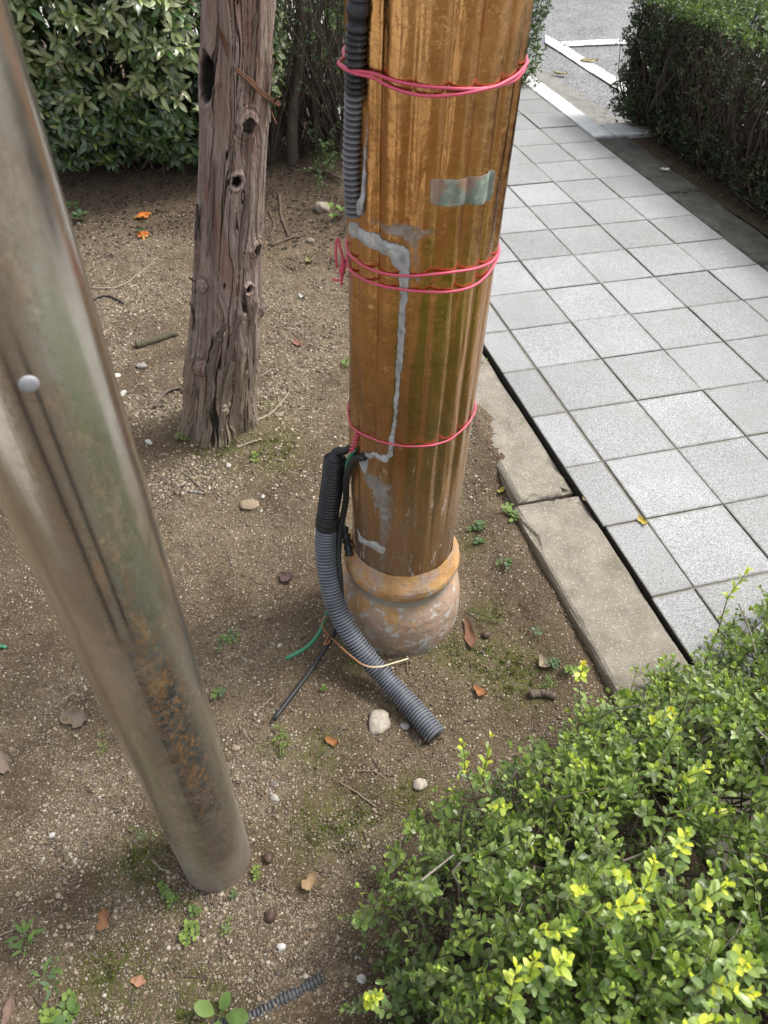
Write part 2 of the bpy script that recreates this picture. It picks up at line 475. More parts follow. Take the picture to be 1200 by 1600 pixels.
def mat_steel():
    t = MT('weathered_steel')
    P = t.pos()
    z = t.sepz()
    st = t.n('VectorMath', {0: P, 1: (1, 1, 0.22)}, operation='MULTIPLY')
    c = t.ramp(t.noise(13, 5, 0.6, st), [(0.3, (0.46, 0.42, 0.36)), (0.6, (0.70, 0.66, 0.58)), (0.8, (0.80, 0.77, 0.70))])
    # rust bloom and dark band on the side facing the lamp post
    a = t.attr('col')
    sep = t.n('SeparateColor', {0: a}).node
    rust, dark_lines, dust = sep.outputs[0], sep.outputs[1], sep.outputs[2]
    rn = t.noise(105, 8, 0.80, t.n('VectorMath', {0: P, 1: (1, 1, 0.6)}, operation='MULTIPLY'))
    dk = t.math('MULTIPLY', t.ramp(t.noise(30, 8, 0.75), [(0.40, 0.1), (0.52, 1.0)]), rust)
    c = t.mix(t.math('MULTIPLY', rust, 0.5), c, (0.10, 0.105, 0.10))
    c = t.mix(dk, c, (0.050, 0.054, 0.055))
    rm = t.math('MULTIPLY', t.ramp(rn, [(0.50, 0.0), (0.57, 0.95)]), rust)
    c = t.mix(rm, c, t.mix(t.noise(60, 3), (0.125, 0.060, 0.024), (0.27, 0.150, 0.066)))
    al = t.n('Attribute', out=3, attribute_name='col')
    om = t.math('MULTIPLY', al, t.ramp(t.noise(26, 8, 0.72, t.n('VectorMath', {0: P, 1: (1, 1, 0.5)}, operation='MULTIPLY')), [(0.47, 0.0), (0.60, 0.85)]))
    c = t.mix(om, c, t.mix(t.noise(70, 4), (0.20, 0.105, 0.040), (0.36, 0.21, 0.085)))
    c = t.mix(dark_lines, c, (0.05, 0.055, 0.06))
    dn = t.math('MULTIPLY', dust, t.ramp(t.noise(40, 5, 0.65), [(0.2, 0.6), (0.7, 1.0)]))
    c = t.mix(dn, c, t.ramp(t.noise(130, 4), [(0.3, (0.15, 0.112, 0.085)), (0.7, (0.22, 0.172, 0.135))]))
    metal = t.math('SUBTRACT', 0.95, t.math('MAXIMUM', t.math('MAXIMUM', t.math('MULTIPLY', rm, 0.9), t.math('MAXIMUM', t.math('MULTIPLY', dk, 0.55), t.math('MULTIPLY', om, 0.8))), t.math('MULTIPLY', dn, 0.75)))
    rg = t.math('ADD', t.ramp(t.noise(30, 4), [(0.3, 0.13), (0.7, 0.24)]), t.math('MULTIPLY', t.math('MAXIMUM', t.math('MAXIMUM', rm, dn), t.math('MULTIPLY', rust, 0.5)), 0.38))
    brush = t.noise(160, 3, 0.6, t.n('VectorMath', {0: P, 1: (1, 1, 0.04)}, operation='MULTIPLY'))
    return t.principled(color=c, rough=rg, metal=metal, normal=t.bump(t.math('ADD', brush, t.math('MULTIPLY', rm, 1.0)), 0.15, 0.002))
def mat_bark():
    t = MT('juniper_bark')
    P = t.pos()
    st = t.n('VectorMath', {0: P, 1: (1, 1, 0.07)}, operation='MULTIPLY')
    a = t.attr('col')
    cav = t.n('SeparateColor', {0: a}).node
    n1 = t.noise(120, 6, 0.7, st, dist=0.6)
    c = t.ramp(n1, [(0.22, (0.105, 0.076, 0.064)), (0.5, (0.285, 0.222, 0.195)), (0.75, (0.47, 0.395, 0.355))])
    red = t.ramp(t.noise(11, 4, 0.6, t.n('VectorMath', {0: P, 1: (1, 1, 0.3)}, operation='MULTIPLY')), [(0.48, 0.0), (0.64, 0.65)])
    c = t.mix(red, c, t.mix(n1, (0.11, 0.050, 0.036), (0.36, 0.185, 0.14)))
    c = t.mix(cav.outputs[1], c, t.mix(t.noise(140, 4), (0.17, 0.132, 0.098), (0.36, 0.29, 0.22)))
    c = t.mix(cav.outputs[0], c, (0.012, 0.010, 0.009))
    c = t.mix(t.math('MULTIPLY', cav.outputs[2], t.ramp(t.noise(70, 4), [(0.4, 0.0), (0.6, 0.8)])), c, (0.05, 0.065, 0.018))
    fib = t.noise(260, 4, 0.7, t.n('VectorMath', {0: P, 1: (1, 1, 0.05)}, operation='MULTIPLY'))
    return t.principled(color=c, rough=0.85, spec=0.25, normal=t.bump(t.math('ADD', fib, n1), 0.65, 0.006))

M = dict(
    soil=mat_soil(), granite=mat_granite(),
    kerb=mat_concrete('kerb_concrete', (0.295, 0.268, 0.220), (0.165, 0.148, 0.118)),
    darkkerb=mat_concrete('weathered_dark_kerb', (0.115, 0.110, 0.096), (0.050, 0.048, 0.041), speck=0.3),
    gutter=mat_concrete('gutter_concrete', (0.27, 0.258, 0.235), (0.15, 0.145, 0.13)),
    pave=mat_concrete('pale_paving', (0.45, 0.44, 0.41), (0.34, 0.33, 0.30)),
    asphalt=mat_asphalt(), line=mat_paint_line(), gold=mat_gold(), base=mat_base(), steel=mat_steel(), bark=mat_bark(),
    palegranite=mat_concrete('pale_kerb_granite', (0.64, 0.645, 0.64), (0.50, 0.51, 0.51), speck=0.4),
    grime=simple_mat('joint_grime', (0.020, 0.018, 0.014), 0.95, 0.5, 60, 0.5),
    bed=simple_mat('bed_mortar', (0.16, 0.15, 0.122), 0.95, 0.4, 60, 0.6),
    litter=attr_mat('leaf_litter', 0.8, 0.25), stone=attr_mat('stone', 0.85, 0.25, 120, 0.5),
    grain=attr_mat('gravel_grain', 0.85, 0.25, 300, 0.2),
    leaf=leaf_mat('box_leaf', 0.42, 0.34, 0.75), laurel=leaf_mat('broad_leaf', 0.30, 0.20, 0.8), fine=leaf_mat('hedge_leaf', 0.5, 0.22, 0.35),
    weed=leaf_mat('weed_leaf', 0.55, 0.3, 0.3, 0.1), moss=leaf_mat('moss', 0.8, 0.25, 0.1, 0.0),
    twig=attr_mat('twig', 0.85, 0.2, 140, 0.4),
    sealant=None, pink=simple_mat('pink_wire_sheath', (0.60, 0.085, 0.15), 0.42, 0.14, 60, 0.0, 0.5),
    conduit=None, black=simple_mat('black_rubber', (0.022, 0.022, 0.024), 0.5, 0.4, 50, 0.15, 0.4),
    green=simple_mat('green_wire_sheath', (0.045, 0.22, 0.125), 0.45, 0.2, 60),
    twine=None, bolt=simple_mat('bright_bolt', (0.34, 0.34, 0.36), 0.6, 0.35, 120, 0.0, 0.4, 0.3),
    petal=leaf_mat('petal', 0.6, 0.3, 0.3, 0.1), acorn=simple_mat('nut_shell', (0.075, 0.045, 0.032), 0.5, 0.5, 90, 0.3))
def _more():
    t = MT('grey_sealant')
    c = t.ramp(t.noise(38, 5, 0.65), [(0.3, (0.24, 0.24, 0.235)), (0.55, (0.42, 0.425, 0.425)), (0.75, (0.56, 0.56, 0.55))])
    c = t.mix(t.ramp(t.noise(75, 5, 0.7), [(0.55, 0.0), (0.66, 0.7)]), c, (0.22, 0.14, 0.075))
    ed = t.n('SeparateColor', {0: t.attr()}).node.outputs[0]
    bare = t.ramp(t.math('ADD', ed, t.math('MULTIPLY', t.math('SUBTRACT', t.noise(60, 5, 0.7), 0.5), 1.3)), [(0.25, 1.0), (0.7, 0.0)])
    sh = t.n('BsdfPrincipled', {'Base Color': c, 'Roughness': 0.55, 'Specular IOR Level': 0.4, 'Normal': t.bump(t.noise(45, 6, 0.65), 0.8, 0.006)})
    mx = t.n('MixShader', {0: bare, 1: sh, 2: t.n('BsdfTransparent')})
    t.t.links.new(mx, t.out.inputs[0])
    M['sealant'] = t.m
    h = t.m.copy()
    h.name = 'sealant_film'
    nt_ = h.node_tree
    mxn = [q for q in nt_.nodes if q.type == 'MIX_SHADER'][0]
    src = mxn.inputs[0].links[0].from_socket
    mp_ = nt_.nodes.new('ShaderNodeMapRange')
    mp_.inputs[3].default_value, mp_.inputs[4].default_value = 0.50, 1.0
    nt_.links.new(src, mp_.inputs[0])
    nt_.links.new(mp_.outputs[0], mxn.inputs[0])
    M['film'] = h
    t = MT('corrugated_plastic')
    c = t.mix(1.0, t.attr(), t.ramp(t.noise(24, 5), [(0.3, 0.75), (0.7, 1.25)]), 'MULTIPLY')
    c = t.mix(t.ramp(t.noise(70, 5, 0.7), [(0.58, 0.0), (0.75, 0.5)]), c, (0.20, 0.18, 0.15))
    M['conduit'] = t.principled(color=c, rough=0.45, spec=0.45)
    t = MT('frayed_twine')
    M['twine'] = t.principled(color=t.attr(), rough=0.8, spec=0.2, normal=t.bump(t.noise(400, 2), 0.4, 0.002))
    t = MT('faded_sticker')
    a = t.noise(42, 6, 0.72)
    c = t.ramp(a, [(0.30, (0.11, 0.115, 0.10)), (0.5, (0.21, 0.255, 0.205)), (0.68, (0.37, 0.42, 0.36))])
    c = t.mix(t.ramp(t.noise(24, 3, 0.6), [(0.50, 0.0), (0.60, 0.85)]), c, (0.28, 0.17, 0.12))
    M['sticker'] = t.principled(color=c, rough=0.55, spec=0.35, normal=t.bump(a, 0.4, 0.002))
_more()

# ------------------------------------------------------------------ ground
def axis_coords(lo, hi, step, far_lo, far_hi):
    core = np.arange(lo, hi + step * 0.5, step)
    def grow(d):
        s, out, x = step, [], 0.0
        while x < d:
            s *= 1.13
            x += s
            out.append(x)
        return np.array(out)
    return np.r_[lo - grow(lo - far_lo)[::-1], core, hi + grow(far_hi - hi)]
MOSS = [(430, 712, .10), (445, 690, .07), (510, 1290, .10), (560, 1290, .09), (800, 1050, .12), (760, 1030, .09), (820, 1075, .07), (215, 1350, .07), (235, 1345, .05), (735, 850, .05),
        (350, 700, .12), (300, 1590, .10), (180, 1530, .09), (500, 1170, .07), (430, 1165, .05), (640, 1240, .06), (765, 960, .05), (560, 1030, .05), (700, 1020, .06), (415, 650, .08), (170, 1510, .07), (275, 1405, .05)]
MOSS_P = [(*at(a, b, -.08)[:2], r) for a, b, r in MOSS]
SAND = [(230, 470, .30), (200, 400, .30), (470, 470, .22), (480, 540, .20), (230, 620, .20), (180, 540, .18), (450, 620, .16), (300, 760, .14), (330, 830, .13), (400, 850, .14), (110, 1090, .13), (60, 1180, .16), (150, 1180, .12), (90, 1290, .14),
        (400, 1290, .09), (380, 1350, .07), (440, 1470, .10), (390, 1440, .10), (520, 1500, .07), (300, 1430, .07), (420, 1200, .10), (600, 1180, .08), (560, 1330, .09), (180, 1450, .08), (60, 1400, .07), (350, 1030, .10)]
DARK = [(465, 800, .12), (470, 880, .12), (480, 950, .10), (450, 740, .12), (790, 900, .11), (830, 960, .10), (760, 820, .09), (780, 720, .10), (30, 950, .12), (60, 1010, .10), (230, 1290, .10), (270, 1330, .07), (130, 1380, .10), (250, 1480, .08), (380, 1540, .06), (540, 1560, .06), (560, 1480, .07), (260, 700, .10), (330, 700, .12), (560, 1060, .09), (900, 1060, .10)]  # soil darkened in patches; those left of the conduit paint the column's soft shadow
SAND_P = [(*at(a, b, -.08)[:2], r) for a, b, r in SAND]
DARK_P = [(*at(a, b, -.08)[:2], r) for a, b, r in DARK]
def zones(x, y):
    x, y = np.asarray(x, float), np.asarray(y, float)
    wx, wy = x + 0.10 * (n2(x, y, 5, 3, 91) - 0.5), y + 0.10 * (n2(x, y, 5, 3, 97) - 0.5)
    sand = np.full(x.shape, 0.22)
    for a, b, r in SAND_P:
        sand = np.maximum(sand, np.exp(-(np.hypot(wx - a, wy - b) / (r * 1.15)) ** 2))
    sand = np.clip(sand * (0.25 + 1.5 * smooth((n2(x, y, 6.5, 4, 31) - 0.30) / 0.36)), 0, 1)
    moss = np.zeros_like(sand)
    for a, b, r in MOSS_P:
        moss = np.maximum(moss, np.exp(-(np.hypot(x - a, y - b) / r) ** 2))
    hum_shade = smooth((y - 3.45 - 0.7 * (n2(x, y, 2.5, 3, 41) - 0.5)) / 0.7) * smooth((0.35 - x) / 0.4)
    for a, b, r in DARK_P:
        hum_shade = np.maximum(hum_shade, 0.8 * np.exp(-(np.hypot(wx - a, wy - b) / r) ** 2))
    hum_shade = np.maximum(hum_shade, 0.75 * np.exp(-(np.hypot(x - 0.10, y - 0.35) / 0.3) ** 2))
    c, r = to_cr(x, y)
    hum_shade = np.maximum(hum_shade, 0.45 * np.exp(-((c + 1.55) / 0.25) ** 2) * smooth((r - 3) / 1))
    hum_shade = np.maximum(hum_shade, 0.55 * smooth((n2(x, y, 4.2, 4, 51) - 0.53) / 0.12))
    return sand, np.clip(moss, 0, 1), np.clip(hum_shade, 0, 1)
xs = axis_coords(-1.75, 1.0, 0.0085, -90, 90)
ys = axis_coords(0.10, 3.6, 0.0085, -60, 180)
X, Y = np.meshgrid(xs, ys)
Z = soil_h(X, Y)
# crumbly relief where the camera can see it
Z = Z + 0.013 * (n2(X, Y, 60, 3, 61) - 0.5) * (np.abs(X) < 3)
far = smooth((np.hypot(X, Y) - 9) / 6)
Z = Z * (1 - far) + far * (-0.17)
sand, moss, hum_shade = zones(X, Y)
ground = link('soil_ground', mesh('soil_ground', np.c_[X.ravel(), Y.ravel(), Z.ravel()], grid_faces(len(xs), len(ys)), M['soil'], True,
                                  np.c_[sand.ravel(), moss.ravel(), hum_shade.ravel()]), None, 'structure')
ground['label'] = 'sandy brown planting bed soil with moss patches'

def strip(name, cr4, z, mat, kind='structure', sub=1, bumpy=0.0, parent=None):
    """flat sheet between four path-frame corners"""
    (a, b, c, d) = [pf(np.array(p[0]), np.array(p[1])) for p in cr4]
    n = sub + 1
    s = np.linspace(0, 1, n)
    S, T = np.meshgrid(s, s)
    P = (a * ((1 - S) * (1 - T))[..., None] + b * (S * (1 - T))[..., None] + c * (S * T)[..., None] + d * ((1 - S) * T)[..., None])
    zz = z + (bumpy * (n2(P[..., 0], P[..., 1], 2, 3, 5) - 0.5) if bumpy else 0 * S)
    return link(name, mesh(name, np.c_[P.reshape(-1, 2), zz.ravel()], grid_faces(n, n), mat), parent, kind)
# bed under the slabs, road, pavements
strip('path_bedding', [(-0.47, 14), (5.02, 14), (5.02, -14), (-0.47, -14)], -0.006, M['bed'], 'structure')
road = strip('road', [(6.64, -8.0), (75, -8.0), (75, -80), (6.64, -80)], -0.100, M['asphalt'], 'structure', 40, 0.02)
strip('gutter', [(5.55, -8.0), (6.72, -8.0), (6.72, -60), (5.55, -60)], -0.094, M['gutter'], 'structure', 20, 0.006)
road2 = strip('road_verge', [(6.62, 30), (75, 30), (75, -8.04), (6.62, -8.04)], -0.125, M['asphalt'], 'structure', 4)
hb = strip('hedge_bed', [(5.90, 14), (14, 14), (14, -7.2), (5.90, -7.2)], -0.02, M['soil'], 'structure', 90, 0.04)
a_ = hb.data.attributes.new('col', 'FLOAT_COLOR', 'POINT')
a_.data.foreach_set('color', np.tile([0.0, 0.0, 1.0, 1.0], len(hb.data.vertices)).astype(np.float32))
for k, (q) in enumerate([[(7.92, -9.2), (8.42, -9.2), (8.42, -17.4), (7.92, -16.3)], [(8.46, -15.75), (14.5, -15.75), (14.5, -16.35), (8.46, -16.35)]]):
    o = strip('painted_line', q, -0.088, M['line'], None, 20, 0.02, road)
    del_ = o.data
# paler pavement beyond the back hedges; behind the viewer, an unseen sheet added for reflections in the post
def ground_sheet(name, x0, x1, y0, y1, z, mat):
    return link(name, mesh(name, [(x0, y0, z), (x1, y0, z), (x1, y1, z), (x0, y1, z)], [(0, 1, 2, 3)], mat), None, 'structure')
ground_sheet('far_pavement', -14, -0.75, 7.4, 13, 0.02, M['pave'])
ground_sheet('added_pale_sheet', -12, -1.0, -9, -0.55, -0.04, M['pave'])

# ------------------------------------------------------------------ slabs and kerbs
def slab_mesh(name, w, l, h, mat, bev=0.004, seed=0, rough=0.0):
    """box with eased, slightly chipped arrises, top at z = 0"""
    r = np.random.default_rng(seed)
    n = 14
    rings = []
    for inset, z in ((0, -h), (0, -bev), (bev * 0.3, -bev * 0.3), (bev, 0)):
        pts = []
        for k in range(4):
            c0 = [(-1, -1), (1, -1), (1, 1), (-1, 1)][k]
            c1 = [(-1, -1), (1, -1), (1, 1), (-1, 1)][(k + 1) % 4]
            for j in range(n):
                t = j / n
                x = (c0[0] * (1 - t) + c1[0] * t) * (w / 2 - inset)
                y = (c0[1] * (1 - t) + c1[1] * t) * (l / 2 - inset)
                pts.append((x, y, z))
        rings.append(np.array(pts))
    m_ = 4 * n
    v = np.vstack(rings + [np.array([[0, 0, 0.0]])])
    ch = r.random(m_) ** 4 * bev * (0.4 + rough * 3)
    side = np.repeat([(0, 1), (-1, 0), (0, -1), (1, 0)], n, 0).astype(float)
    corner = np.arange(m_) % n == 0
    for k in (2, 3):
        idx = np.arange(m_) + k * m_
        v[idx, :2] += side * np.where(corner, 0, ch)[:, None]
        if k == 2:
            v[idx, 2] -= np.where(corner, bev * rough, ch * 0.4)
    f = [tuple(q) for q in grid_faces(m_, 4, True).tolist()]
    f += [(3 * m_ + j, 3 * m_ + (j + 1) % m_, 4 * m_) for j in range(m_)]
    me = mesh(name, v, f, mat, False)
    me.materials.append(M['grime'])
    me.polygons.foreach_set('material_index', np.r_[np.full(m_, 1 if mat is M['granite'] else 0), np.zeros(len(me.polygons) - m_, int)].astype(np.int32))
    return me
path = bpy.data.objects.new('footpath', None)
COL.objects.link(path)
path['kind'] = 'structure'
full = [slab_mesh('paving_slab', TL - 0.0042, TL - 0.0042, 0.06, M['granite'], 0.0035, s) for s in range(5)]
half = [slab_mesh('cut_paving_slab', TL * 0.5 - 0.006, TL - 0.0045, 0.06, M['granite'], 0.0035, 50 + s) for s in range(3)]
for r in range(-13, 13):
    for c in range(-1, 5):
        hf = c < 0
        cc = -0.265 if hf else c + 0.5
        if hf and r > 3:
            cc = -0.25
        o = bpy.data.objects.new('paving_slab', random.choice(half if hf else full))
        COL.objects.link(o)
        o.parent = path
        p = pf(np.array(cc), np.array(r + 0.5))
        o.location = (p[0] + random.gauss(0, .0008), p[1] + random.gauss(0, .0008), random.gauss(0, 0.0012) - (0.003 if hf else 0))
        o.rotation_euler = (random.gauss(0, .0022), random.gauss(0, .0022), PA + random.choice((0, math.pi)) + random.gauss(0, .003))
def kerb_run(name, label, mat, pieces, seed, h=0.16, bev=0.012, rough=0.4):
    root = bpy.data.objects.new(name, None)
    COL.objects.link(root)
    root['kind'] = 'structure'
    root['label'] = label
    for k, (c0, c1, r0, r1, z, tilt, lab) in enumerate(pieces):
        w, l = (c1 - c0) * TL - 0.006, (r1 - r0) * TL - 0.008
        o = bpy.data.objects.new('kerb_stone', slab_mesh('kerb_stone', w, l, h, mat, bev, seed + k, rough))
        COL.objects.link(o)
        o.parent = root
        p = pf(np.array((c0 + c1) / 2), np.array((r0 + r1) / 2))
        o.location = (p[0], p[1], z)
        o.rotation_euler = (0, 0, PA + tilt)
        if lab:
            o['label'] = lab
    return root
kerb_run('concrete_kerb', 'low weathered concrete kerb between the soil bed and the granite path', M['kerb'],
         [(-1.34, -0.503, 3.40, 6.75, -0.013, 0.0, 'bare weathered concrete kerb stone'), (-1.24, -0.525, 0.05, 3.34, -0.024, 0.004, 'kerb stone half buried under soil'),
          (-1.30, -0.55, 6.80, 10.1, -0.040, 0.0, None), (-1.25, -0.69, -3.3, 0.0, -0.05, 0.0, None)], 300)
kerb_run('dark_kerb', 'dark weathered concrete kerb along the hedge bed', M['darkkerb'],
         [(5.02, 5.88, -7.2, -4.1, -0.004, 0.0, None), (5.02, 5.88, -4.08, -1.03, -0.006, 0.0, None), (5.02, 5.88, -1.0, 2.1, 0.0, 0, None), (5.02, 5.88, 2.12, 5.2, -0.004, 0, None)], 320)
kerb_run('granite_kerb', 'pale granite kerb bordering the road', M['palegranite'],
         [(5.02, 5.55, -10.6, -7.24, 0.004, 0, None), (5.02, 5.55, -13.9, -10.62, 0.003, 0, None), (5.02, 5.55, -17.2, -13.92, 0.003, 0, None), (5.02, 5.55, -20.4, -17.22, 0.003, 0, None),
          (5.57, 8.60, -8.02, -7.24, 0.002, 0, None), (8.63, 12.0, -8.02, -7.24, 0.002, 0, None)], 340, 0.16, 0.008, 0.15)

# ------------------------------------------------------------------ lamp column
FL = 17
def shaft_r(th, z):
    fl = np.cos(FL * th + 0.5 * np.sin(2.1 * th + 1) + 0.25 * np.sin(3 * z + th))
    fl = 1 - 1.7 * (1 - np.abs(np.sin((np.arccos(np.clip(fl, -1, 1))) / 2))) ** 1.3
    amp = 0.0052 * smooth((z - 0.22) / 0.5) * (0.35 + 1.1 * n2(np.cos(th) * 2 + 5, z * 1.4 + np.sin(th) * 2, 2.0, 2, 71))
    P = np.stack([np.cos(th) * 5, np.sin(th) * 5, z * 6], -1)
    return POLE_R - 0.002 + amp * fl + 0.0060 * (fbm(P, 2, 73) - 0.5) + 0.0022 * (fbm(P * np.array([4, 4, 1.6]), 3, 79) - 0.5)
def col_grid(rf, z0, z1, nz, nt):
    th = np.linspace(0, 2 * np.pi, nt, endpoint=False)
    z = np.linspace(z0, z1, nz)
    TH, ZZ = np.meshgrid(th, z)
    Rr = rf(TH, ZZ)
    v = np.stack([POLE_C[0] + Rr * np.cos(TH), POLE_C[1] + Rr * np.sin(TH), ZZ], -1)
    return TH, ZZ, v
pole = empty('lamp_column', (POLE_C[0], POLE_C[1], -0.08), 'thick fluted column painted bronze gold, standing in the soil bed', 'column')
TH, ZZ, vv = col_grid(shaft_r, 0.18, 2.3, 520, 360)
child('shaft', mesh('shaft', vv.reshape(-1, 3), grid_faces(360, 520, True), M['gold']), pole)
PT, PZ, PV = TH.ravel(), ZZ.ravel(), vv.reshape(-1, 3)
_pp = proj(PV)
_nrm = np.stack([np.cos(PT), np.sin(PT), 0 * PT], -1)
_front = ((CAM - PV) * _nrm).sum(1) > 0
def pick(px, py):
    d = np.hypot(_pp[:, 0] - px, _pp[:, 1] - py) + (~_front) * 1e6
    k = np.argmin(d)
    return PT[k], PZ[k]
# moulded base: neck, ring, bell
prof = [(-0.20, 0.180), (-0.06, 0.181), (-0.03, 0.182), (0.0, 0.1815), (0.04, 0.179), (0.070, 0.1735), (0.090, 0.166), (0.106, 0.158), (0.122, 0.152), (0.138, 0.1490), (0.153, 0.1505),
        (0.162, 0.157), (0.170, 0.1615), (0.182, 0.164), (0.196, 0.163), (0.208, 0.158), (0.222, 0.151), (0.236, 0.1455), (0.250, 0.1405)]
pz = np.array([p[0] for p in prof])
pr = np.array([p[1] for p in prof])
def lathe(name, z0, z1, n, mat, disp=0.0018):
    zz = np.linspace(z0, z1, n)
    th = np.linspace(0, 2 * np.pi, 160, endpoint=False)
    T, ZZ_ = np.meshgrid(th, zz)
    r_ = np.interp(ZZ_, pz, pr)
    r_ = r_ + disp * 2 * (fbm(np.stack([np.cos(T) * 4, np.sin(T) * 4, ZZ_ * 16], -1), 4, 83) - 0.5)
    v = np.stack([POLE_C[0] + r_ * np.cos(T), POLE_C[1] + r_ * np.sin(T), ZZ_], -1).reshape(-1, 3)
    return mesh(name, v, grid_faces(160, n, True), mat)
child('base_bell', lathe('base_bell', -0.20, 0.152, 80, M['base'], 0.003), pole)
child('base_ring', lathe('base_ring', 0.150, 0.250, 50, M['base']), pole)

def wrap_patch(name, poly_px, mat, thick, parent, seed, ragged=3.0, step=0.0022, off=0.0006, feather=0.006):
    """a skin hugging the shaft inside an outline seen on its surface"""
    tz = np.array([pick(*p) for p in poly_px])
    if tz[:, 0].max() - tz[:, 0].min() > np.pi:
        tz[tz[:, 0] < np.pi, 0] += 2 * np.pi
    poly = np.c_[tz[:, 0] * POLE_R, tz[:, 1]]
    lo, hi = poly.min(0) - 0.01, poly.max(0) + 0.01
    gx, gy = np.arange(lo[0], hi[0], step), np.arange(lo[1], hi[1], step)
    GX, GY = np.meshgrid(gx, gy)
    wob = 0.001 * ragged
    QX = GX + wob * 2 * (n2(GX, GY, 60, 3, seed) - 0.5)
    QY = GY + wob * 2 * (n2(GX, GY, 60, 3, seed + 9) - 0.5)
    inside = np.zeros(GX.shape, bool)
    dist = np.full(GX.shape, 9.0)
    n = len(poly)
    for i in range(n):
        (x0, y0), (x1, y1) = poly[i], poly[(i + 1) % n]
        c = ((y0 > QY) != (y1 > QY))
        with np.errstate(divide='ignore', invalid='ignore'):
            xi = (x1 - x0) * (QY - y0) / (y1 - y0 + 1e-12) + x0
        inside ^= c & (QX < xi)
        t = np.clip(((QX - x0) * (x1 - x0) + (QY - y0) * (y1 - y0)) / ((x1 - x0) ** 2 + (y1 - y0) ** 2 + 1e-12), 0, 1)
        dist = np.minimum(dist, np.hypot(QX - x0 - t * (x1 - x0), QY - y0 - t * (y1 - y0)))
    sd = np.where(inside, dist, -dist)
    th = GX / POLE_R
    h = off + thick * smooth(sd / 0.012) * (0.55 + 0.9 * fbm(np.stack([GX * 55, GY * 55, GX * 0], -1), 4, seed + 3))
    h = np.where(sd < 0, np.maximum(-0.004, sd), h)
    r_ = shaft_r(th, GY) + h
    v = np.stack([POLE_C[0] + r_ * np.cos(th), POLE_C[1] + r_ * np.sin(th), GY], -1).reshape(-1, 3)
    f = grid_faces(len(gx), len(gy))
    keep = (sd.ravel()[f] > -step * 0.6).all(1)
    ed = np.repeat(np.clip(sd / feather, 0, 1).reshape(-1, 1), 3, 1)
    f = f[keep]
    used = np.unique(f)
    mp = np.full(len(v), -1)
    mp[used] = np.arange(len(used))
    return child(name, mesh(name, v[used], mp[f], mat, True, ed[used]), parent)
seal = wrap_patch('sealant', [(541, 345), (556, 343), (575, 358), (600, 372), (622, 378), (640, 392), (645, 412), (642, 440), (637, 470), (634, 540), (627, 610), (621, 655), (617, 712), (604, 724),
                              (590, 718), (566, 714), (570, 704), (604, 708), (612, 660), (616, 600), (619, 540), (622, 470), (621, 425), (608, 402), (590, 394), (566, 378), (545, 366)], M['sealant'], 0.0032, pole, 101, 4.0)
wrap_patch('sealant_smear', [(541, 330), (566, 336), (590, 340), (625, 342), (665, 350), (700, 355), (698, 366), (665, 372), (655, 392), (660, 440), (650, 446), (640, 420), (642, 395), (622, 376), (600, 370), (575, 356), (556, 342)], M['film'], 0.0006, pole, 141, 6.0, 0.0022, 0.0004, 0.022)
wrap_patch('sealant_smear', [(560, 720), (590, 735), (622, 760), (618, 820), (606, 880), (590, 878), (585, 800), (570, 760)], M['film'], 0.0006, pole, 155, 6.0, 0.0022, 0.0004, 0.035)
wrap_patch('sealant_smear', [(598, 425), (690, 428), (680, 436), (640, 438), (600, 436)], M['sealant'], 0.0012, pole, 145, 3.0, 0.0022, 0.0005, 0.012)
wrap_patch('sealant_smear', [(598, 447), (660, 450), (690, 456), (640, 458), (600, 455)], M['sealant'], 0.0012, pole, 149, 3.0, 0.0022, 0.0005, 0.012)
wrap_patch('sealant', [(579, 130), (583, 130), (580, 200), (576, 300), (573, 340), (550, 338), (564, 300), (570, 200)], M['sealant'], 0.005, pole, 121, 2.0, 0.0022, 0.0006, 0.012)
wrap_patch('sticker', [(672, 282), (680, 278), (730, 275), (774, 266), (772, 300), (765, 314), (725, 320), (680, 322), (672, 318)], M['sticker'], 0.0005, pole, 111, 1.3)
for k, pts in enumerate([[(556, 820), (566, 838), (590, 846), (606, 858), (600, 866), (580, 856), (560, 846)], [(520 + 40, 712), (578, 716), (574, 742), (566, 736)],
                         [(598, 905), (626, 908), (622, 930), (604, 934), (596, 920)]]):
    if k < 2:
        wrap_patch('sealant', pts, M['sealant'], 0.002, pole, 131 + k, 5.0)

# ------------------------------------------------------------------ steel post
sp = empty('steel_post', (STEEL_C[0], STEEL_C[1], -0.08), 'tall scuffed round steel post with rust blooms and a dusty foot', 'post')
nt, nz = 128, 420
th = np.linspace(0, 2 * np.pi, nt, endpoint=False)
z = np.linspace(-0.22, 2.4, nz)
T, ZZ = np.meshgrid(th, z)
rr = STEEL_R + 0.0006 * (fbm(np.stack([np.cos(T) * 3, np.sin(T) * 3, ZZ * 5], -1), 3, 91) - 0.5)
sv = np.stack([STEEL_C[0] + rr * np.cos(T), STEEL_C[1] + rr * np.sin(T), ZZ], -1).reshape(-1, 3)
def angd(a, b):
    return (a - b + np.pi) % (2 * np.pi) - np.pi
view_th = math.atan2(-STEEL_C[1], -STEEL_C[0])
sps = proj(sv)
_sf = ((CAM - sv) * np.stack([np.cos(T).ravel(), np.sin(T).ravel(), 0 * T.ravel()], -1)).sum(1) > 0
def spick(px, py):
    d = np.hypot(sps[:, 0] - px, sps[:, 1] - py) + (~_sf) * 1e6
    k = int(np.argmin(d))
    return T.ravel()[k], ZZ.ravel()[k]
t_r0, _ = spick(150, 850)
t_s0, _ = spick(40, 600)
rust = np.exp(-(angd(T, t_r0 + 0.12) / 0.55) ** 2) * (0.55 + 0.45 * smooth((1.35 - ZZ) / 0.5)) * smooth((ZZ + 0.02) / 0.15)
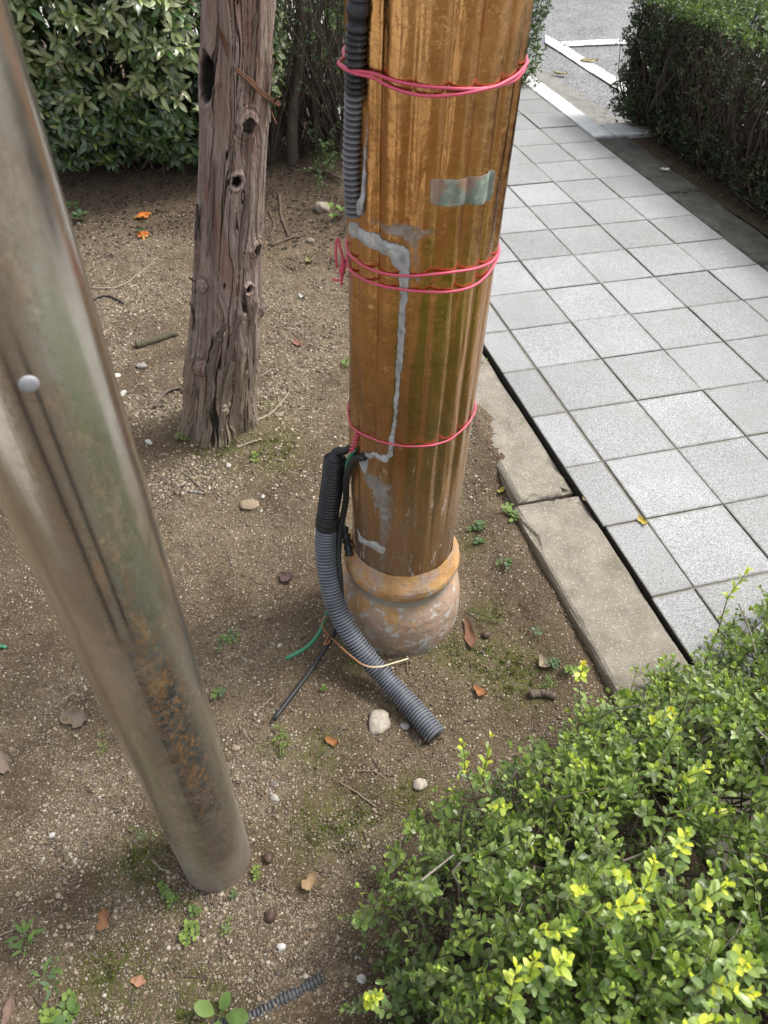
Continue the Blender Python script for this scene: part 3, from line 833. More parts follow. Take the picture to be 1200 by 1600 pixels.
dark_lines = (np.exp(-(angd(T, t_s0 - 0.10) / 0.045) ** 4) + np.exp(-(angd(T, t_s0 + 0.10) / 0.04) ** 4)) * smooth((ZZ - 0.86) / 0.12) * smooth((1.42 - ZZ) / 0.1) * 0.8  # two dark upright lines on the upper post
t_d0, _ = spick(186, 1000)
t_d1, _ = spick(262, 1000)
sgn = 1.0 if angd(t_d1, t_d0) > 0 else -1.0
acr = sgn * angd(T, t_d0)                                              # runs from the hard edge of the dark band towards the column
dark_band = smooth((acr + 0.03) / 0.07) * smooth((1.15 - acr) / 0.6) * smooth((ZZ - 0.10) / 0.25) * (0.45 + 0.55 * smooth((1.15 - ZZ) / 0.4))  # dark band, hard at one edge, fading round the post
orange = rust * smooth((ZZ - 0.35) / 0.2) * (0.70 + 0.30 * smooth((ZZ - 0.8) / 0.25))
rust = np.maximum(rust * (0.50 + 0.3 * smooth((0.95 - ZZ) / 0.3)), dark_band * (0.35 + 0.65 * smooth((1.05 - ZZ) / 0.25)))  # rust channel also carries the dark band
dust = smooth((0.36 - ZZ) / 0.42) * 0.9
dust = np.maximum(dust, 0.25 * smooth((0.8 - ZZ) / 0.6))
child('tube', mesh('tube', sv, grid_faces(nt, nz, True), M['steel'], True, np.c_[rust.ravel(), dark_lines.ravel(), dust.ravel(), orange.ravel()]), sp)
bt, bz = spick(44, 603)
bp = np.array([STEEL_C[0] + (STEEL_R) * math.cos(bt), STEEL_C[1] + STEEL_R * math.sin(bt), bz])
bn = np.array([math.cos(bt), math.sin(bt), 0])
ring = []
for rad, hh in ((0.0090, -0.004), (0.0090, 0.0004), (0.0080, 0.0016), (0.005, 0.0022), (0.0005, 0.0024)):
    e1, e2 = np.array([-bn[1], bn[0], 0]), np.array([0, 0, 1.0])
    for k in range(20):
        a = k / 20 * 2 * math.pi
        ring.append(bp + bn * hh + rad * (math.cos(a) * e1 + math.sin(a) * e2))
child('bolt', mesh('bolt', ring, grid_faces(20, 5, True), M['bolt']), sp)

# ------------------------------------------------------------------ juniper tree
ax_px = np.array([(374, -200), (374, 0), (368, 150), (362, 280), (355, 400), (351, 500), (346, 600), (344, 675), (344, 760)], float)[:, [1, 0]]
zl = np.linspace(-0.16, 2.2, 90)
axis = []
for zz in zl:
    x = -0.56
    for _ in range(8):
        p = proj([x, TREE_Y, zz])[0]
        x += (np.interp(p[1], ax_px[:, 0], ax_px[:, 1]) - p[0]) * p[2] / FPX
    axis.append((x, TREE_Y + 0.01 * math.sin(zz * 4), zz))
axis = np.array(axis)
TR = lambda z: 0.945 * np.interp(z, [-0.16, -0.08, -0.03, 0.05, 0.15, 0.35, 0.6, 0.9, 1.2, 1.5, 2.2], [0.185, 0.160, 0.144, 0.135, 0.129, 0.120, 0.110, 0.099, 0.095, 0.089, 0.080])
nt, nz = 420, 820
th = np.linspace(0, 2 * np.pi, nt, endpoint=False)
z = np.linspace(-0.16, 1.75, nz)
T, ZZ = np.meshgrid(th, z)
cx, cy = np.interp(ZZ, zl, axis[:, 0]), np.interp(ZZ, zl, axis[:, 1])
R0 = TR(ZZ)
base_v = np.stack([cx + R0 * np.cos(T), cy + R0 * np.sin(T), ZZ], -1).reshape(-1, 3)
tp = proj(base_v)
_tf = ((CAM - base_v) * np.stack([np.cos(T).ravel(), np.sin(T).ravel(), 0 * T.ravel()], -1)).sum(1) > 0
def tpick(px, py):
    d = np.hypot(tp[:, 0] - px, tp[:, 1] - py) + (~_tf) * 1e6
    k = int(np.argmin(d))
    return T.ravel()[k], ZZ.ravel()[k]
Pn = np.stack([np.cos(T) * 1.0, np.sin(T) * 1.0, ZZ * 1.0], -1)
warp = (fbm(Pn * np.array([3, 3, 5]), 3, 5) - 0.5) * 0.5
Pw = np.stack([np.cos(T + warp), np.sin(T + warp), ZZ], -1)
rid = 1 - np.abs(2 * fbm(Pw * np.array([6.5, 6.5, 1.7]), 4, 13) - 1)
rid2 = fbm(Pw * np.array([24, 24, 3.0]), 3, 19)
lump = fbm(Pn * np.array([3.2, 3.2, 3.0]), 3, 23) - 0.5
lowf = smooth((0.75 - ZZ) / 0.8)
D = 0.014 * lump * (1 + lowf) + (0.004 + 0.012 * lowf) * (rid - 0.75) * 1.6 + (0.0045 + 0.003 * lowf) * (rid2 - 0.5) * 2
# plated bark: stepped layers that end abruptly
lay = fbm(Pw * np.array([6, 6, 3.2]) + 3.1, 4, 29)
step = smooth((lay - 0.52) / 0.012)
D = D + 0.0055 * step * (0.5 + lowf)
# flare lobes at the roots
D = D + 0.016 * smooth((0.12 - ZZ) / 0.25) * np.cos(5 * T + 0.8)
groove = smooth((0.30 - rid) / 0.18) * 0.0 + smooth((0.62 - rid) / 0.16)
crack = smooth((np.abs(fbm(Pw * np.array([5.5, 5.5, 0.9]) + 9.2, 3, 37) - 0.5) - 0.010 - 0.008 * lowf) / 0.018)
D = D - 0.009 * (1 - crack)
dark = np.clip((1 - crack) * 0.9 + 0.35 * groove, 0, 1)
light = np.zeros_like(D)
mossm = smooth((0.02 - ZZ) / 0.10)
knots = [(325, 122, 0.030, 0.062, 'hollow'), (387, 196, 0.022, 0.030, 'stub'), (370, 283, 0.017, 0.020, 'hole'), (398, 389, 0.020, 0.024, 'stub'), (319, 443, 0.018, 0.024, 'bump'),
         (316, 572, 0.034, 0.030, 'bump'), (347, 637, 0.036, 0.034, 'bump'), (405, 478, 0.022, 0.030, 'bump'), (388, 452, 0.014, 0.016, 'hole'), (344, 521, 0.010, 0.016, 'hole')]
kinfo = []
for px, py, ka, kb, typ in knots:
    kt, kz = tpick(px, py)
    kinfo.append((kt, kz, ka, kb, typ))
    dx, dz = angd(T, kt) * TR(kz), ZZ - kz
    dx = dx * (1 + 0.09 * np.sin(5 * np.arctan2(dz, dx + 1e-9) + px))
    e = np.sqrt((dx / ka) ** 2 + (dz / kb) ** 2)
    rim = np.exp(-((e - 1.15) / 0.28) ** 2)
    swirl = 0.5 + 0.5 * np.cos(e * 14 + 2 * np.arctan2(dz, dx + 1e-9))
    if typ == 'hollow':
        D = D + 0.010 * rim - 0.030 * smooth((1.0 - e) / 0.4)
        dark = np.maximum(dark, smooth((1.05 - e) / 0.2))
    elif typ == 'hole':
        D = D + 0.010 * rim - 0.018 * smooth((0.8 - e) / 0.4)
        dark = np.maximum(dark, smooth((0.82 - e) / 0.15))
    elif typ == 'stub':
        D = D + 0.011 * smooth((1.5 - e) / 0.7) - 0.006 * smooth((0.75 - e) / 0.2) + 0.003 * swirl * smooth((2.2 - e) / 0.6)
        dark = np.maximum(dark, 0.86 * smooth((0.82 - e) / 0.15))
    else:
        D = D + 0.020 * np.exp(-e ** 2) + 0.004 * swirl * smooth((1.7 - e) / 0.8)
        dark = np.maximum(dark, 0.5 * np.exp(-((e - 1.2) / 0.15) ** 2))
light = np.clip(0.95 * smooth((0.55 - ZZ) / 0.5) * (0.6 + 0.4 * step) + 0.3 * step, 0, 0.9)
Rr = R0 + D
tv = np.stack([cx + Rr * np.cos(T), cy + Rr * np.sin(T), ZZ], -1).reshape(-1, 3)
tree = empty('juniper_tree', (axis[4, 0], axis[4, 1], -0.05), 'rough reddish grey tree trunk with knots and peeling bark, left of the bronze column', 'tree')
trunk = child('trunk', mesh('trunk', tv, grid_faces(nt, nz, True), M['bark'], True, np.c_[dark.ravel(), light.ravel(), mossm.ravel()]), tree)
def tsurf(t, z, off=0.0):
    k = int(np.argmin(np.abs(ZZ[:, 0] - z)))
    j = int(round((t % (2 * np.pi)) / (2 * np.pi) * nt)) % nt
    return np.array([cx[k, j] + (Rr[k, j] + off) * math.cos(t), cy[k, j] + (Rr[k, j] + off) * math.sin(t), z])
BK = attr_mat('bark_strip', 0.85, 0.2, 160, 0.6)
for kt, kz, ka, kb, typ in kinfo:                                        # sawn or snapped branch ends inside the knots
    if typ in ('stub', 'hole'):
        p = tsurf(kt, kz, -0.002)
        n = np.array([math.cos(kt), math.sin(kt), 0.15])
        e1, e2 = unit(np.array([-n[1], n[0], 0])), np.array([0, 0, 1.0])
        v = []
        for q, (rad, hh) in enumerate(((0.62, -0.008), (0.62, 0.003), (0.42, 0.006), (0.12, 0.004))):
            for k in range(16):
                a = k / 16 * 2 * math.pi
                w = 1 + 0.18 * math.sin(3 * a + kz * 40) + 0.1 * math.sin(7 * a)
                v.append(p + n * (hh + 0.002 * math.sin(5 * a)) + rad * w * (ka * math.cos(a) * e1 + kb * math.sin(a) * e2) * (0.75 if typ == 'hole' else 0.95))
        cc = (0.035, 0.028, 0.024) if typ == 'stub' else (0.016, 0.012, 0.010)
        child('knot', mesh('knot', v, grid_faces(16, 4, True), BK, True, np.tile(cc, (len(v), 1))), tree)
def bark_strip(pts, w, col, lift=0.004, curl=0.3, name='bark_strip'):
    tz = [tpick(*p) for p in pts]
    P = np.array([tsurf(t, zz, lift + (lift * 2.2 if i in (0, len(tz) - 1) else 0)) for i, (t, zz) in enumerate(tz)])
    P = catmull(P, 12)
    Tn = unit(np.gradient(P, axis=0))
    tm = tz[len(tz) // 2][0]
    n = np.array([math.cos(tm), math.sin(tm), 0])
    S = unit(np.cross(Tn, n))
    v = []
    for i in range(12):
        ww = w * (0.35 + 0.65 * math.sin(math.pi * (i + 0.8) / 13) ** 0.6) * (1 + 0.25 * math.sin(i * 2.1))
        for s, hgt in ((-1, curl), (-0.35, 0.0), (0.35, 0.06), (1, curl * 0.7)):
            v.append(P[i] + S[i] * s * ww + n * hgt * ww)
        for s, hgt in ((1, curl * 0.7), (0.35, 0.06), (-0.35, 0), (-1, curl)):
            v.append(P[i] + S[i] * s * ww * 0.96 + n * (hgt * ww - 0.0016))
    c = np.tile(col, (len(v), 1)) * (0.75 + 0.5 * rng.random((len(v), 1)))
    return child(name, mesh(name, v, grid_faces(8, 12, True), BK, True, c), tree)
G1, G2, G3 = (0.20, 0.155, 0.13), (0.10, 0.072, 0.06), (0.17, 0.085, 0.050)
bark_strip([(368, 102), (385, 122), (405, 145), (422, 165)], 0.0075, G3, 0.010)
bark_strip([(417, 150), (424, 172), (430, 195)], 0.006, G3, 0.008)
bark_strip([(418, 90), (414, 150), (412, 190)], 0.006, G1)
bark_strip([(316, 318), (312, 345), (311, 375)], 0.010, G2, 0.004, 0.5)
bark_strip([(303, 432), (305, 445), (306, 458)], 0.010, G2, 0.004, 0.4)
bark_strip([(302, 470), (304, 495), (305, 515)], 0.007, G2, 0.003, 0.4)
bark_strip([(352, 500), (338, 540), (330, 585)], 0.012, G1, 0.005)
bark_strip([(372, 490), (360, 540), (352, 590)], 0.011, G1, 0.004)
bark_strip([(392, 470), (388, 530), (384, 590)], 0.012, G1, 0.005)
bark_strip([(362, 560), (352, 610), (346, 660)], 0.013, (0.25, 0.20, 0.155), 0.006)
bark_strip([(392, 560), (388, 610), (386, 655)], 0.012, (0.25, 0.20, 0.155), 0.005)
bark_strip([(312, 600), (305, 640), (296, 680)], 0.012, (0.22, 0.175, 0.14), 0.006)
bark_strip([(330, 600), (324, 640), (318, 672)], 0.010, (0.23, 0.185, 0.15), 0.005)
bark_strip([(385, 300), (378, 360), (374, 410)], 0.006, G1, 0.003)
bark_strip([(335, 250), (332, 330), (328, 400)], 0.005, G1, 0.003)
bark_strip([(345, 40), (352, 62), (358, 85)], 0.006, G3, 0.004)
bark_strip([(398, 20), (394, 90), (392, 150)], 0.005, G1, 0.003)
bark_strip([(412, 290), (410, 330), (412, 372)], 0.005, G1, 0.005)
# crown high above the picture is outside the view; a few limbs keep the tree whole
lv, lf = [], []
up = Acc()
for k in range(7):
    a = k * 0.9
    s = np.array([axis[-14, 0], axis[-14, 1], 1.68])
    v, f = tube(catmull([s + (0, 0, -0.1), s + (0.1 * math.cos(a), 0.1 * math.sin(a), 0.15), s + (0.45 * math.cos(a), 0.45 * math.sin(a) + 0.25, 0.9)], 8), np.linspace(0.045, 0.012, 8), 8, False)
    up.add(v, f, (0.15, 0.11, 0.09))
child('limb', up.mesh('limb', BK), tree, 'stuff')

# ------------------------------------------------------------------ leaves
def leaf_shape(L, W, fold=0.22, curve=0.12, tip=0.5, nseg=6, broad=0.55):
    """upper face +Z, grows along +Y from a short stalk; 3 columns; tip 0 is blunt, 1 is pointed"""
    v = []
    ts = [0.0, 0.10, 0.25, 0.45, 0.66, 0.84, 0.95, 1.0] if nseg > 4 else [0.0, 0.22, 0.5, 0.8, 1.0]
    for t in ts:
        u_ = (t - 0.06) / 0.94
        if u_ <= 0:
            w = 0.035 * W
        elif u_ < broad:
            w = W * 0.5 * (1 - ((broad - u_) / broad) ** 2) ** (0.62 + 0.3 * tip)
        else:
            w = W * 0.5 * max(0.0, 1 - ((u_ - broad) / (1 - broad)) ** (2.4 - 0.9 * tip)) ** (0.55 + 0.35 * tip)
        w = max(w, 0.02 * W)
        zc = -curve * L * (t - 0.3) ** 2
        for s in (-1, 0, 1):
            v.append((s * w, t * L, zc + abs(s) * fold * w))
    return np.array(v), grid_faces(3, len(ts))
class Leaves:
    """collects leaves; the largest in view become parts, the rest one joined part"""
    def __init__(s, shapes, palette):
        s.shapes, s.palette, s.items = shapes, palette, []
    def add(s, p, axis_, normal, scale, ci, si=None):
        s.items.append((np.array(p), unit(np.array(axis_, float)), np.array(normal, float), scale, ci, random.randrange(len(s.shapes)) if si is None else si))
    def arrays(s):
        P = np.array([i[0] for i in s.items])
        A = np.array([i[1] for i in s.items])
        N = np.array([i[2] for i in s.items])
        N = unit(N - A * (A * N).sum(1, keepdims=True))
        return P, A, N, np.array([i[3] for i in s.items]), np.array([i[4] for i in s.items]), np.array([i[5] for i in s.items])
    def build(s, parent, mat, nparts, stuff_name='foliage', part_name='leaf'):
        P, A, N, S, CI, SI = s.arrays()
        pal = np.array(s.palette)
        chosen = np.zeros(len(P), bool)
        if nparts:
            L = s.shapes[0][0][:, 1].max()
            mid = P + A * (S * L * 0.5)[:, None]
            q = proj(mid)
            view = unit(CAM - mid)
            face = np.abs((view * N).sum(1))
            score = S * face / np.maximum(q[:, 2], 0.1)
            ok = (q[:, 0] > 10) & (q[:, 0] < 1190) & (q[:, 1] > 10) & (q[:, 1] < 1590) & (q[:, 2] > 0.1)
            # only leaves nothing lies in front of: nearest in each small patch of the view
            cell = (np.floor(q[:, 0] / 12).astype(int) * 1000 + np.floor(q[:, 1] / 12).astype(int))
            order = np.argsort(q[:, 2])
            seen, vis = set(), np.zeros(len(P), bool)
            for k in order:
                if ok[k] and cell[k] not in seen:
                    seen.add(cell[k])
                    vis[k] = True
            score = np.where(ok & vis, score, -1)
            idx = np.argsort(-score)[:nparts]
            chosen[idx] = score[idx] > 0
        B = np.cross(A, N)
        acc = Acc()
        rest = np.where(~chosen)[0]
        for si, (lv_, lf_) in enumerate(s.shapes):
            ids = rest[SI[rest] == si]
            if not len(ids):
                continue
            W = (P[ids, None] + S[ids, None, None] * (lv_[None, :, 0:1] * B[ids, None] + lv_[None, :, 1:2] * A[ids, None] + lv_[None, :, 2:3] * N[ids, None])).reshape(-1, 3)
            F = (np.arange(len(ids))[:, None, None] * len(lv_) + lf_[None]).reshape(-1, 4)
            acc.add(W, F, np.repeat(pal[CI[ids]], len(lv_), 0))
        o = child(stuff_name, acc.mesh(stuff_name, mat), parent, 'stuff')
        cache = {}
        off = Vector(parent.location)
        for k in np.where(chosen)[0]:
            key = (SI[k], CI[k])
            if key not in cache:
                lv_, lf_ = s.shapes[SI[k]]
                cache[key] = mesh(part_name, lv_, lf_, mat, True, np.tile(pal[CI[k]], (len(lv_), 1)))
            l = bpy.data.objects.new(part_name, cache[key])
            COL.objects.link(l)
            l.parent = parent
            mm = Matrix.Identity(4)
            for i in range(3):
                mm[i][0], mm[i][1], mm[i][2] = B[k, i] * S[k], A[k, i] * S[k], N[k, i] * S[k]
                mm[i][3] = P[k, i] - off[i]
            l.matrix_basis = mm
        return o
def jit(s):
    return np.array([random.gauss(0, s), random.gauss(0, s), random.gauss(0, s)])
def perp(d):
    a = np.array([0.0, 0, 1]) if abs(d[2]) < 0.9 else np.array([1.0, 0, 0])
    e = unit(np.cross(d, a))
    return e, np.cross(d, e)
TW = Acc
def add_stem(acc, P, r0, r1, col, seg=5):
    v, f = tube(P, np.linspace(r0, r1, len(P)), seg, False)
    acc.add(v, f, col)
def box_sprig(LV, acc, p, d, L, npair, leaf, pal, tippal, stemcol, bend=0.25, spread=0.95):
    """opposite leaves in crossed pairs along a curved shoot"""
    d = unit(d)
    e1, e2 = perp(d)
    a0 = random.uniform(0, 6.28)
    bd = unit(math.cos(a0) * e1 + math.sin(a0) * e2 + np.array([0, 0, 0.5]))
    n = npair + 1
    ts = np.linspace(0, 1, n)
    C = np.array([p + d * L * t + bd * bend * L * t * t for t in ts])
    add_stem(acc, C, 0.0016, 0.0007, stemcol, 4)
    T_ = unit(np.gradient(C, axis=0))
    tw = random.uniform(0, 3.14)
    for i in range(n):
        t = ts[i]
        f1, f2 = perp(T_[i])
        tw += math.pi / 2 + random.gauss(0, 0.25)
        sd = math.cos(tw) * f1 + math.sin(tw) * f2
        ang = spread * (1 - 0.45 * t ** 3) + random.gauss(0, 0.12)
        for s in (1, -1):
            if random.random() < 0.06:
                continue
            ax = T_[i] * math.cos(ang) + s * sd * math.sin(ang) + jit(0.12)
            nr = T_[i] * math.sin(ang) - s * sd * math.cos(ang) + jit(0.2) + np.array([0, 0, 0.35])
            sc = leaf * (0.62 + 0.5 * math.sin(math.pi * min(1, 0.25 + t * 0.75))) * random.uniform(0.8, 1.15)
            ci = random.choice(tippal) if (t > 0.78 and tippal and random.random() < 0.85) else random.choice(pal)
            LV.add(C[i], ax, nr, sc, ci)
    for k in range(2):
        LV.add(C[-1], T_[-1] + jit(0.3), jit(1) + np.array([0, 0, 0.6]), leaf * 0.6, random.choice(tippal or pal))

# --- box shrub in the foreground
box = empty('box_shrub', (0.5, 0.45, -0.08), 'low leafy box shrub with yellow green new shoots, overhanging the kerb in the foreground', 'shrub')
BPOLY = np.array([(1.75, 1.55), (1.06, 1.32), (0.86, 1.15), (0.62, 1.01), (0.47, 0.935), (0.33, 0.835), (0.15, 0.71), (0.06, 0.61), (-0.03, 0.455), (-0.045, 0.36), (-0.02, 0.23), (0.03, 0.05), (0.10, -0.25), (1.9, -0.25)])
def poly_sd(x, y, poly):
    x, y = np.asarray(x, float), np.asarray(y, float)
    ins = np.zeros(x.shape, bool)
    dist = np.full(x.shape, 9.0)
    for i in range(len(poly)):
        (x0, y0), (x1, y1) = poly[i], poly[(i + 1) % len(poly)]
        c = ((y0 > y) != (y1 > y))
        ins ^= c & (x < (x1 - x0) * (y - y0) / (y1 - y0 + 1e-12) + x0)
        t = np.clip(((x - x0) * (x1 - x0) + (y - y0) * (y1 - y0)) / ((x1 - x0) ** 2 + (y1 - y0) ** 2), 0, 1)
        dist = np.minimum(dist, np.hypot(x - x0 - t * (x1 - x0), y - y0 - t * (y1 - y0)))
    return np.where(ins, dist, -dist)
def box_h(x, y):
    d = np.maximum(poly_sd(x, y, BPOLY), 0)
    return 0.10 + 0.56 * (1 - np.exp(-d / 0.27)) + 0.10 * (n2(np.asarray(x), np.asarray(y), 6, 2, 77) - 0.5)
BSH = [leaf_shape(0.0205 * a, 0.0100 * a * b, f, c, t, 6, .56) for a, b, f, c, t in ((1, 1, .22, .15, .1), (1.05, 1.05, .32, .3, .15), (0.92, 1.1, .12, .1, .0), (1.1, .92, .25, .4, .25))]
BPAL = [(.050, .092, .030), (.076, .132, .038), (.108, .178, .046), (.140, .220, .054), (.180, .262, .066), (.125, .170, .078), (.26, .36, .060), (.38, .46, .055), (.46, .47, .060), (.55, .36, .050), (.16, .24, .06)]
LV, BT = Leaves(BSH, BPAL), Acc()
cnt = 0
stems_base = [np.array([x, y, -0.09]) for x, y in ((0.22, 0.42), (0.42, 0.60), (0.55, 0.30), (0.75, 0.80), (0.85, 0.45), (1.05, 0.95), (1.1, 0.3), (0.35, 0.15))]
tips = []
while cnt < 2100:
    x, y = random.uniform(-0.05, 1.6), random.uniform(-0.2, 1.5)
    sd = float(poly_sd(x, y, BPOLY))
    if sd < 0.01:
        continue
    if x > 1.15 and random.random() < 0.6:
        continue
    h = float(box_h(x, y))
    e = 0.02
    g = np.array([(float(box_h(x + e, y)) - h) / e, (float(box_h(x, y + e)) - h) / e])
    nrm = unit(np.array([-g[0], -g[1], 1.0]))
    if sd < 0.16 and random.random() < 0.55:
        zf = random.uniform(0.05, 1.0)                                   # flank of the shrub, down to the soil
    else:
        zf = 1 - abs(random.gauss(0, 0.13))
    zt = -0.08 + (h + 0.08) * max(zf, 0.05)
    hole = float(fbm(np.array([x * 7.5, y * 7.5, 3.3]), 2, 401))
    if zf > 0.75 and hole < 0.44 and random.random() < 0.8:
        continue
    L = random.uniform(0.07, 0.15)
    d = unit(nrm * 0.9 + np.array([0, 0, 0.25]) + jit(0.5))
    tip = np.array([x, y, zt])
    p = tip - d * L
    young = random.random()
    tp_ = [7, 6] if young < 0.03 else ([6, 10, 6] if young < 0.16 else ([10, 4, 6] if young < 0.75 else None))
    if hole < 0.47:
        tp_ = None
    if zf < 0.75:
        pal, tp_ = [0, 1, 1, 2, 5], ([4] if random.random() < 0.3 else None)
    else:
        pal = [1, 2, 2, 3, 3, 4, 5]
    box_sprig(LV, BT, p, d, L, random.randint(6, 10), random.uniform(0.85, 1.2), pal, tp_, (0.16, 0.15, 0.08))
    tips.append((p, d))
    cnt += 1
# tall bright shoots standing clear of the shrub
for (px, py, zz, L, pl) in [(800, 1255, .36, .13, [7, 7, 8, 6]), (770, 1160, .36, .10, [7, 6, 8]), (728, 1165, .33, .09, [7, 6]), (1040, 1110, .45, .10, [9, 8, 8, 7]), (918, 1040, .40, .11, [9, 7, 6]),
                            (1110, 1200, .52, .08, [8, 7, 8]), (1170, 890, .36, .12, [6, 7]), (985, 1365, .62, .09, [7, 6, 8]), (1030, 1350, .62, .09, [7, 8, 6]), (1000, 1420, .66, .08, [8, 9, 7]),
                            (880, 1450, .60, .07, [7, 6]), (830, 1500, .58, .07, [7, 6, 8]), (1130, 1390, .7, .08, [7, 6]), (1180, 1560, .7, .08, [8, 7]), (920, 1390, .60, .08, [7, 6]), (1080, 1300, .6, .07, [6, 7]),
                            (810, 1520, .57, .07, [7, 8, 7]), (880, 1500, .6, .06, [7, 6, 7]), (1165, 1500, .7, .07, [7, 8]), (590, 1560, .28, .06, [6, 7]), (1105, 1590, .72, .07, [8, 7, 6])]:
    for q in range(1):
        tip = at(px + random.uniform(-14, 14) * q, py + random.uniform(-14, 14) * q, zz)
        d = unit(np.array([random.gauss(0, .22), random.gauss(0, .22), 1.0]))
        box_sprig(LV, BT, tip - d * L, d, L, 6, 1.0, [6, 10, 7], pl, (0.24, 0.26, 0.07), 0.1, 0.75)
        root_ = tip - d * L
        inner = np.array([root_[0] * 0.8 + 0.1, root_[1] * 0.8 + 0.06, max(root_[2] - 0.22, -0.06)])
        C_ = catmull([inner, inner * 0.4 + root_ * 0.6 + (0.01, 0.0, 0), root_], 8)
        add_stem(BT, C_, 0.0022, 0.0016, (0.19, 0.17, 0.10), 5)
        for j in range(2, 8):
            for s_ in (1, -1):
                a_ = random.uniform(0, 6.28)
                LV.add(C_[j], (math.cos(a_), math.sin(a_), 0.5), (0, 0, 1), random.uniform(.8, 1.1), random.choice([1, 2, 3]))
for p, d in random.sample(tips, 620):
    b = min(stems_base, key=lambda s: np.hypot(*(s[:2] - p[:2])) + random.uniform(0, 0.2))
    mid = b * 0.45 + p * 0.55 + jit(0.04) + np.array([0, 0, -0.02])
    add_stem(BT, catmull([b, mid, p - d * 0.03, p + d * 0.01], 9), 0.0042, 0.0016, random.choice([(0.20, 0.175, 0.14), (0.135, 0.105, 0.08), (0.27, 0.24, 0.20)]), 5)
# bare grey twigs near the clipped top
for p, d in random.sample([t for t in tips if t[0][2] > 0.3], 260):
    q = p + jit(0.02) - d * 0.03
    add_stem(BT, [q - d * 0.09 + jit(0.02), q - d * 0.03, q + d * 0.03 + jit(0.012)], 0.0022, 0.0013, (0.30, 0.265, 0.22), 5)
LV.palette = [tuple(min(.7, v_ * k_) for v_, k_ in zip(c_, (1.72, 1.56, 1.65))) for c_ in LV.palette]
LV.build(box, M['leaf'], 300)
child('twig', BT.mesh('twig', M['twig']), box, 'stuff')
for b in stems_base:
    child('stem', tube_mesh('stem', catmull([b + (0, 0, -0.03), b + jit(0.02) + (0, 0, 0.12), b + jit(0.06) + (0, 0, 0.3)], 8), np.linspace(0.011, 0.006, 8), BK2 if False else M['twig'], 8), box)
for o in box.children:
    if o.name.startswith('stem') and 'col' not in o.data.attributes:
        a = o.data.attributes.new('col', 'FLOAT_COLOR', 'POINT')
        a.data.foreach_set('color', np.tile([0.16, 0.13, 0.10, 1], len(o.data.vertices)).astype(np.float32))

# --- broad leaved shrub, back left
lau = empty('broad_leaved_shrub', (-1.9, 4.75, -0.06), 'large evergreen shrub with glossy pale leaf rosettes, behind the tree at the back left', 'shrub')
LSH = [leaf_shape(0.088 * a, 0.029 * a * b, f, c, t) for a, b, f, c, t in ((1, 1, .3, .5, .7), (1.1, .9, .2, .8, .8), (0.85, 1.1, .35, .3, .6))]
LPAL = [(.055, .090, .038), (.085, .125, .055), (.180, .230, .095), (.255, .300, .135), (.38, .40, .21), (.075, .150, .040), (.24, .30, .08), (.24, .21, .11), (.035, .060, .026)]
LV, LT = Leaves(LSH, LPAL), Acc()
blobs = [(-2.05, 4.75, 0.62, 0.85, 0.62, 0.72), (-1.30, 4.80, 0.60, 0.62, 0.60, 0.62), (-2.9, 4.9, 0.6, 0.75, 0.65, 0.75), (-1.75, 4.60, 0.95, 0.75, 0.55, 0.62), (-1.25, 4.85, 1.0, 0.55, 0.5, 0.6), (-2.6, 4.8, 1.05, 0.8, 0.6, 0.6), (-3.6, 5.0, 0.7, 0.7, 0.6, 0.8)]
k = 0
while k < 1900:
    bx, by, bz, ra, rb, rc = random.choice(blobs)
    n = unit(rng.normal(size=3))
    if n[1] > 0.55:
        continue
    p = np.array([bx, by, bz]) + n * np.array([ra, rb, rc]) * (1 - abs(random.gauss(0, 0.07))) * (0.88 + 0.2 * float(n2(np.array(n[0] * 3 + bx), np.array(n[2] * 3 + by), 1.5, 2, 3)))
    if p[2] < 0.04 or any((((p - np.array(q[:3])) / np.array(q[3:])) ** 2).sum() < 0.62 for q in blobs):
        continue
    if p[1] > 5.0 and random.random() < 0.5:
        continue
    if float(fbm(np.array([p[0] * 3.2, p[1] * 3.2, p[2] * 3.2]), 2, 333)) < 0.44 and random.random() < 0.75:
        continue
    k += 1
    d = unit(n * 0.7 + np.array([0, -0.25, 0.65]) + jit(0.25))
    e1, e2 = perp(d)
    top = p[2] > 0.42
    pal = ([1, 2, 2, 3, 4, 5, 3] if top else [0, 1, 5, 1, 5])  # upper rosettes paler: the sunlit top is put into leaf colour
    m_ = random.randint(6, 10)
    for j in range(m_):
        a = j * 2.4 + random.gauss(0, 0.3)
        inner = j / m_
        ang = 1.35 - 0.75 * inner + random.gauss(0, 0.15)
        sd = math.cos(a) * e1 + math.sin(a) * e2
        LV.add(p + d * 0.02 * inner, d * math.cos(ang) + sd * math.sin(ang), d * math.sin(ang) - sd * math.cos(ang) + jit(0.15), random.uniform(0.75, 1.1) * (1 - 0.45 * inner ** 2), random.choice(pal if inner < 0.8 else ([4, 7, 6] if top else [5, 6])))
    for j in range(3):
        LV.add(p - d * random.uniform(0.03, 0.12) + jit(0.02), unit(jit(1) + n * 0.6), d + jit(0.4), random.uniform(0.7, 1.1), random.choice([0, 1, 0, 5]))
    for j in range(4):
        q_ = np.array([bx, by, bz]) + (p - np.array([bx, by, bz])) * random.uniform(0.5, 0.82) + jit(0.06)
        LV.add(q_, unit(jit(1) + n * 0.5), jit(0.5) + np.array([0, -.4, .6]), random.uniform(0.8, 1.2), random.choice([0, 8, 8]))  # darker inner leaves: shade of the gaps put into their colour
    b = np.array([bx * 0.75 - 0.45, 4.85, -0.1]) + jit(0.12) * np.array([2, 1, 0])
    if k % 5 == 0:
        add_stem(LT, catmull([b, (b + p) / 2 + np.array([0, 0.1, 0.0]) + jit(0.05), p - d * 0.06, p], 8), 0.010, 0.003, (0.10, 0.075, 0.06))
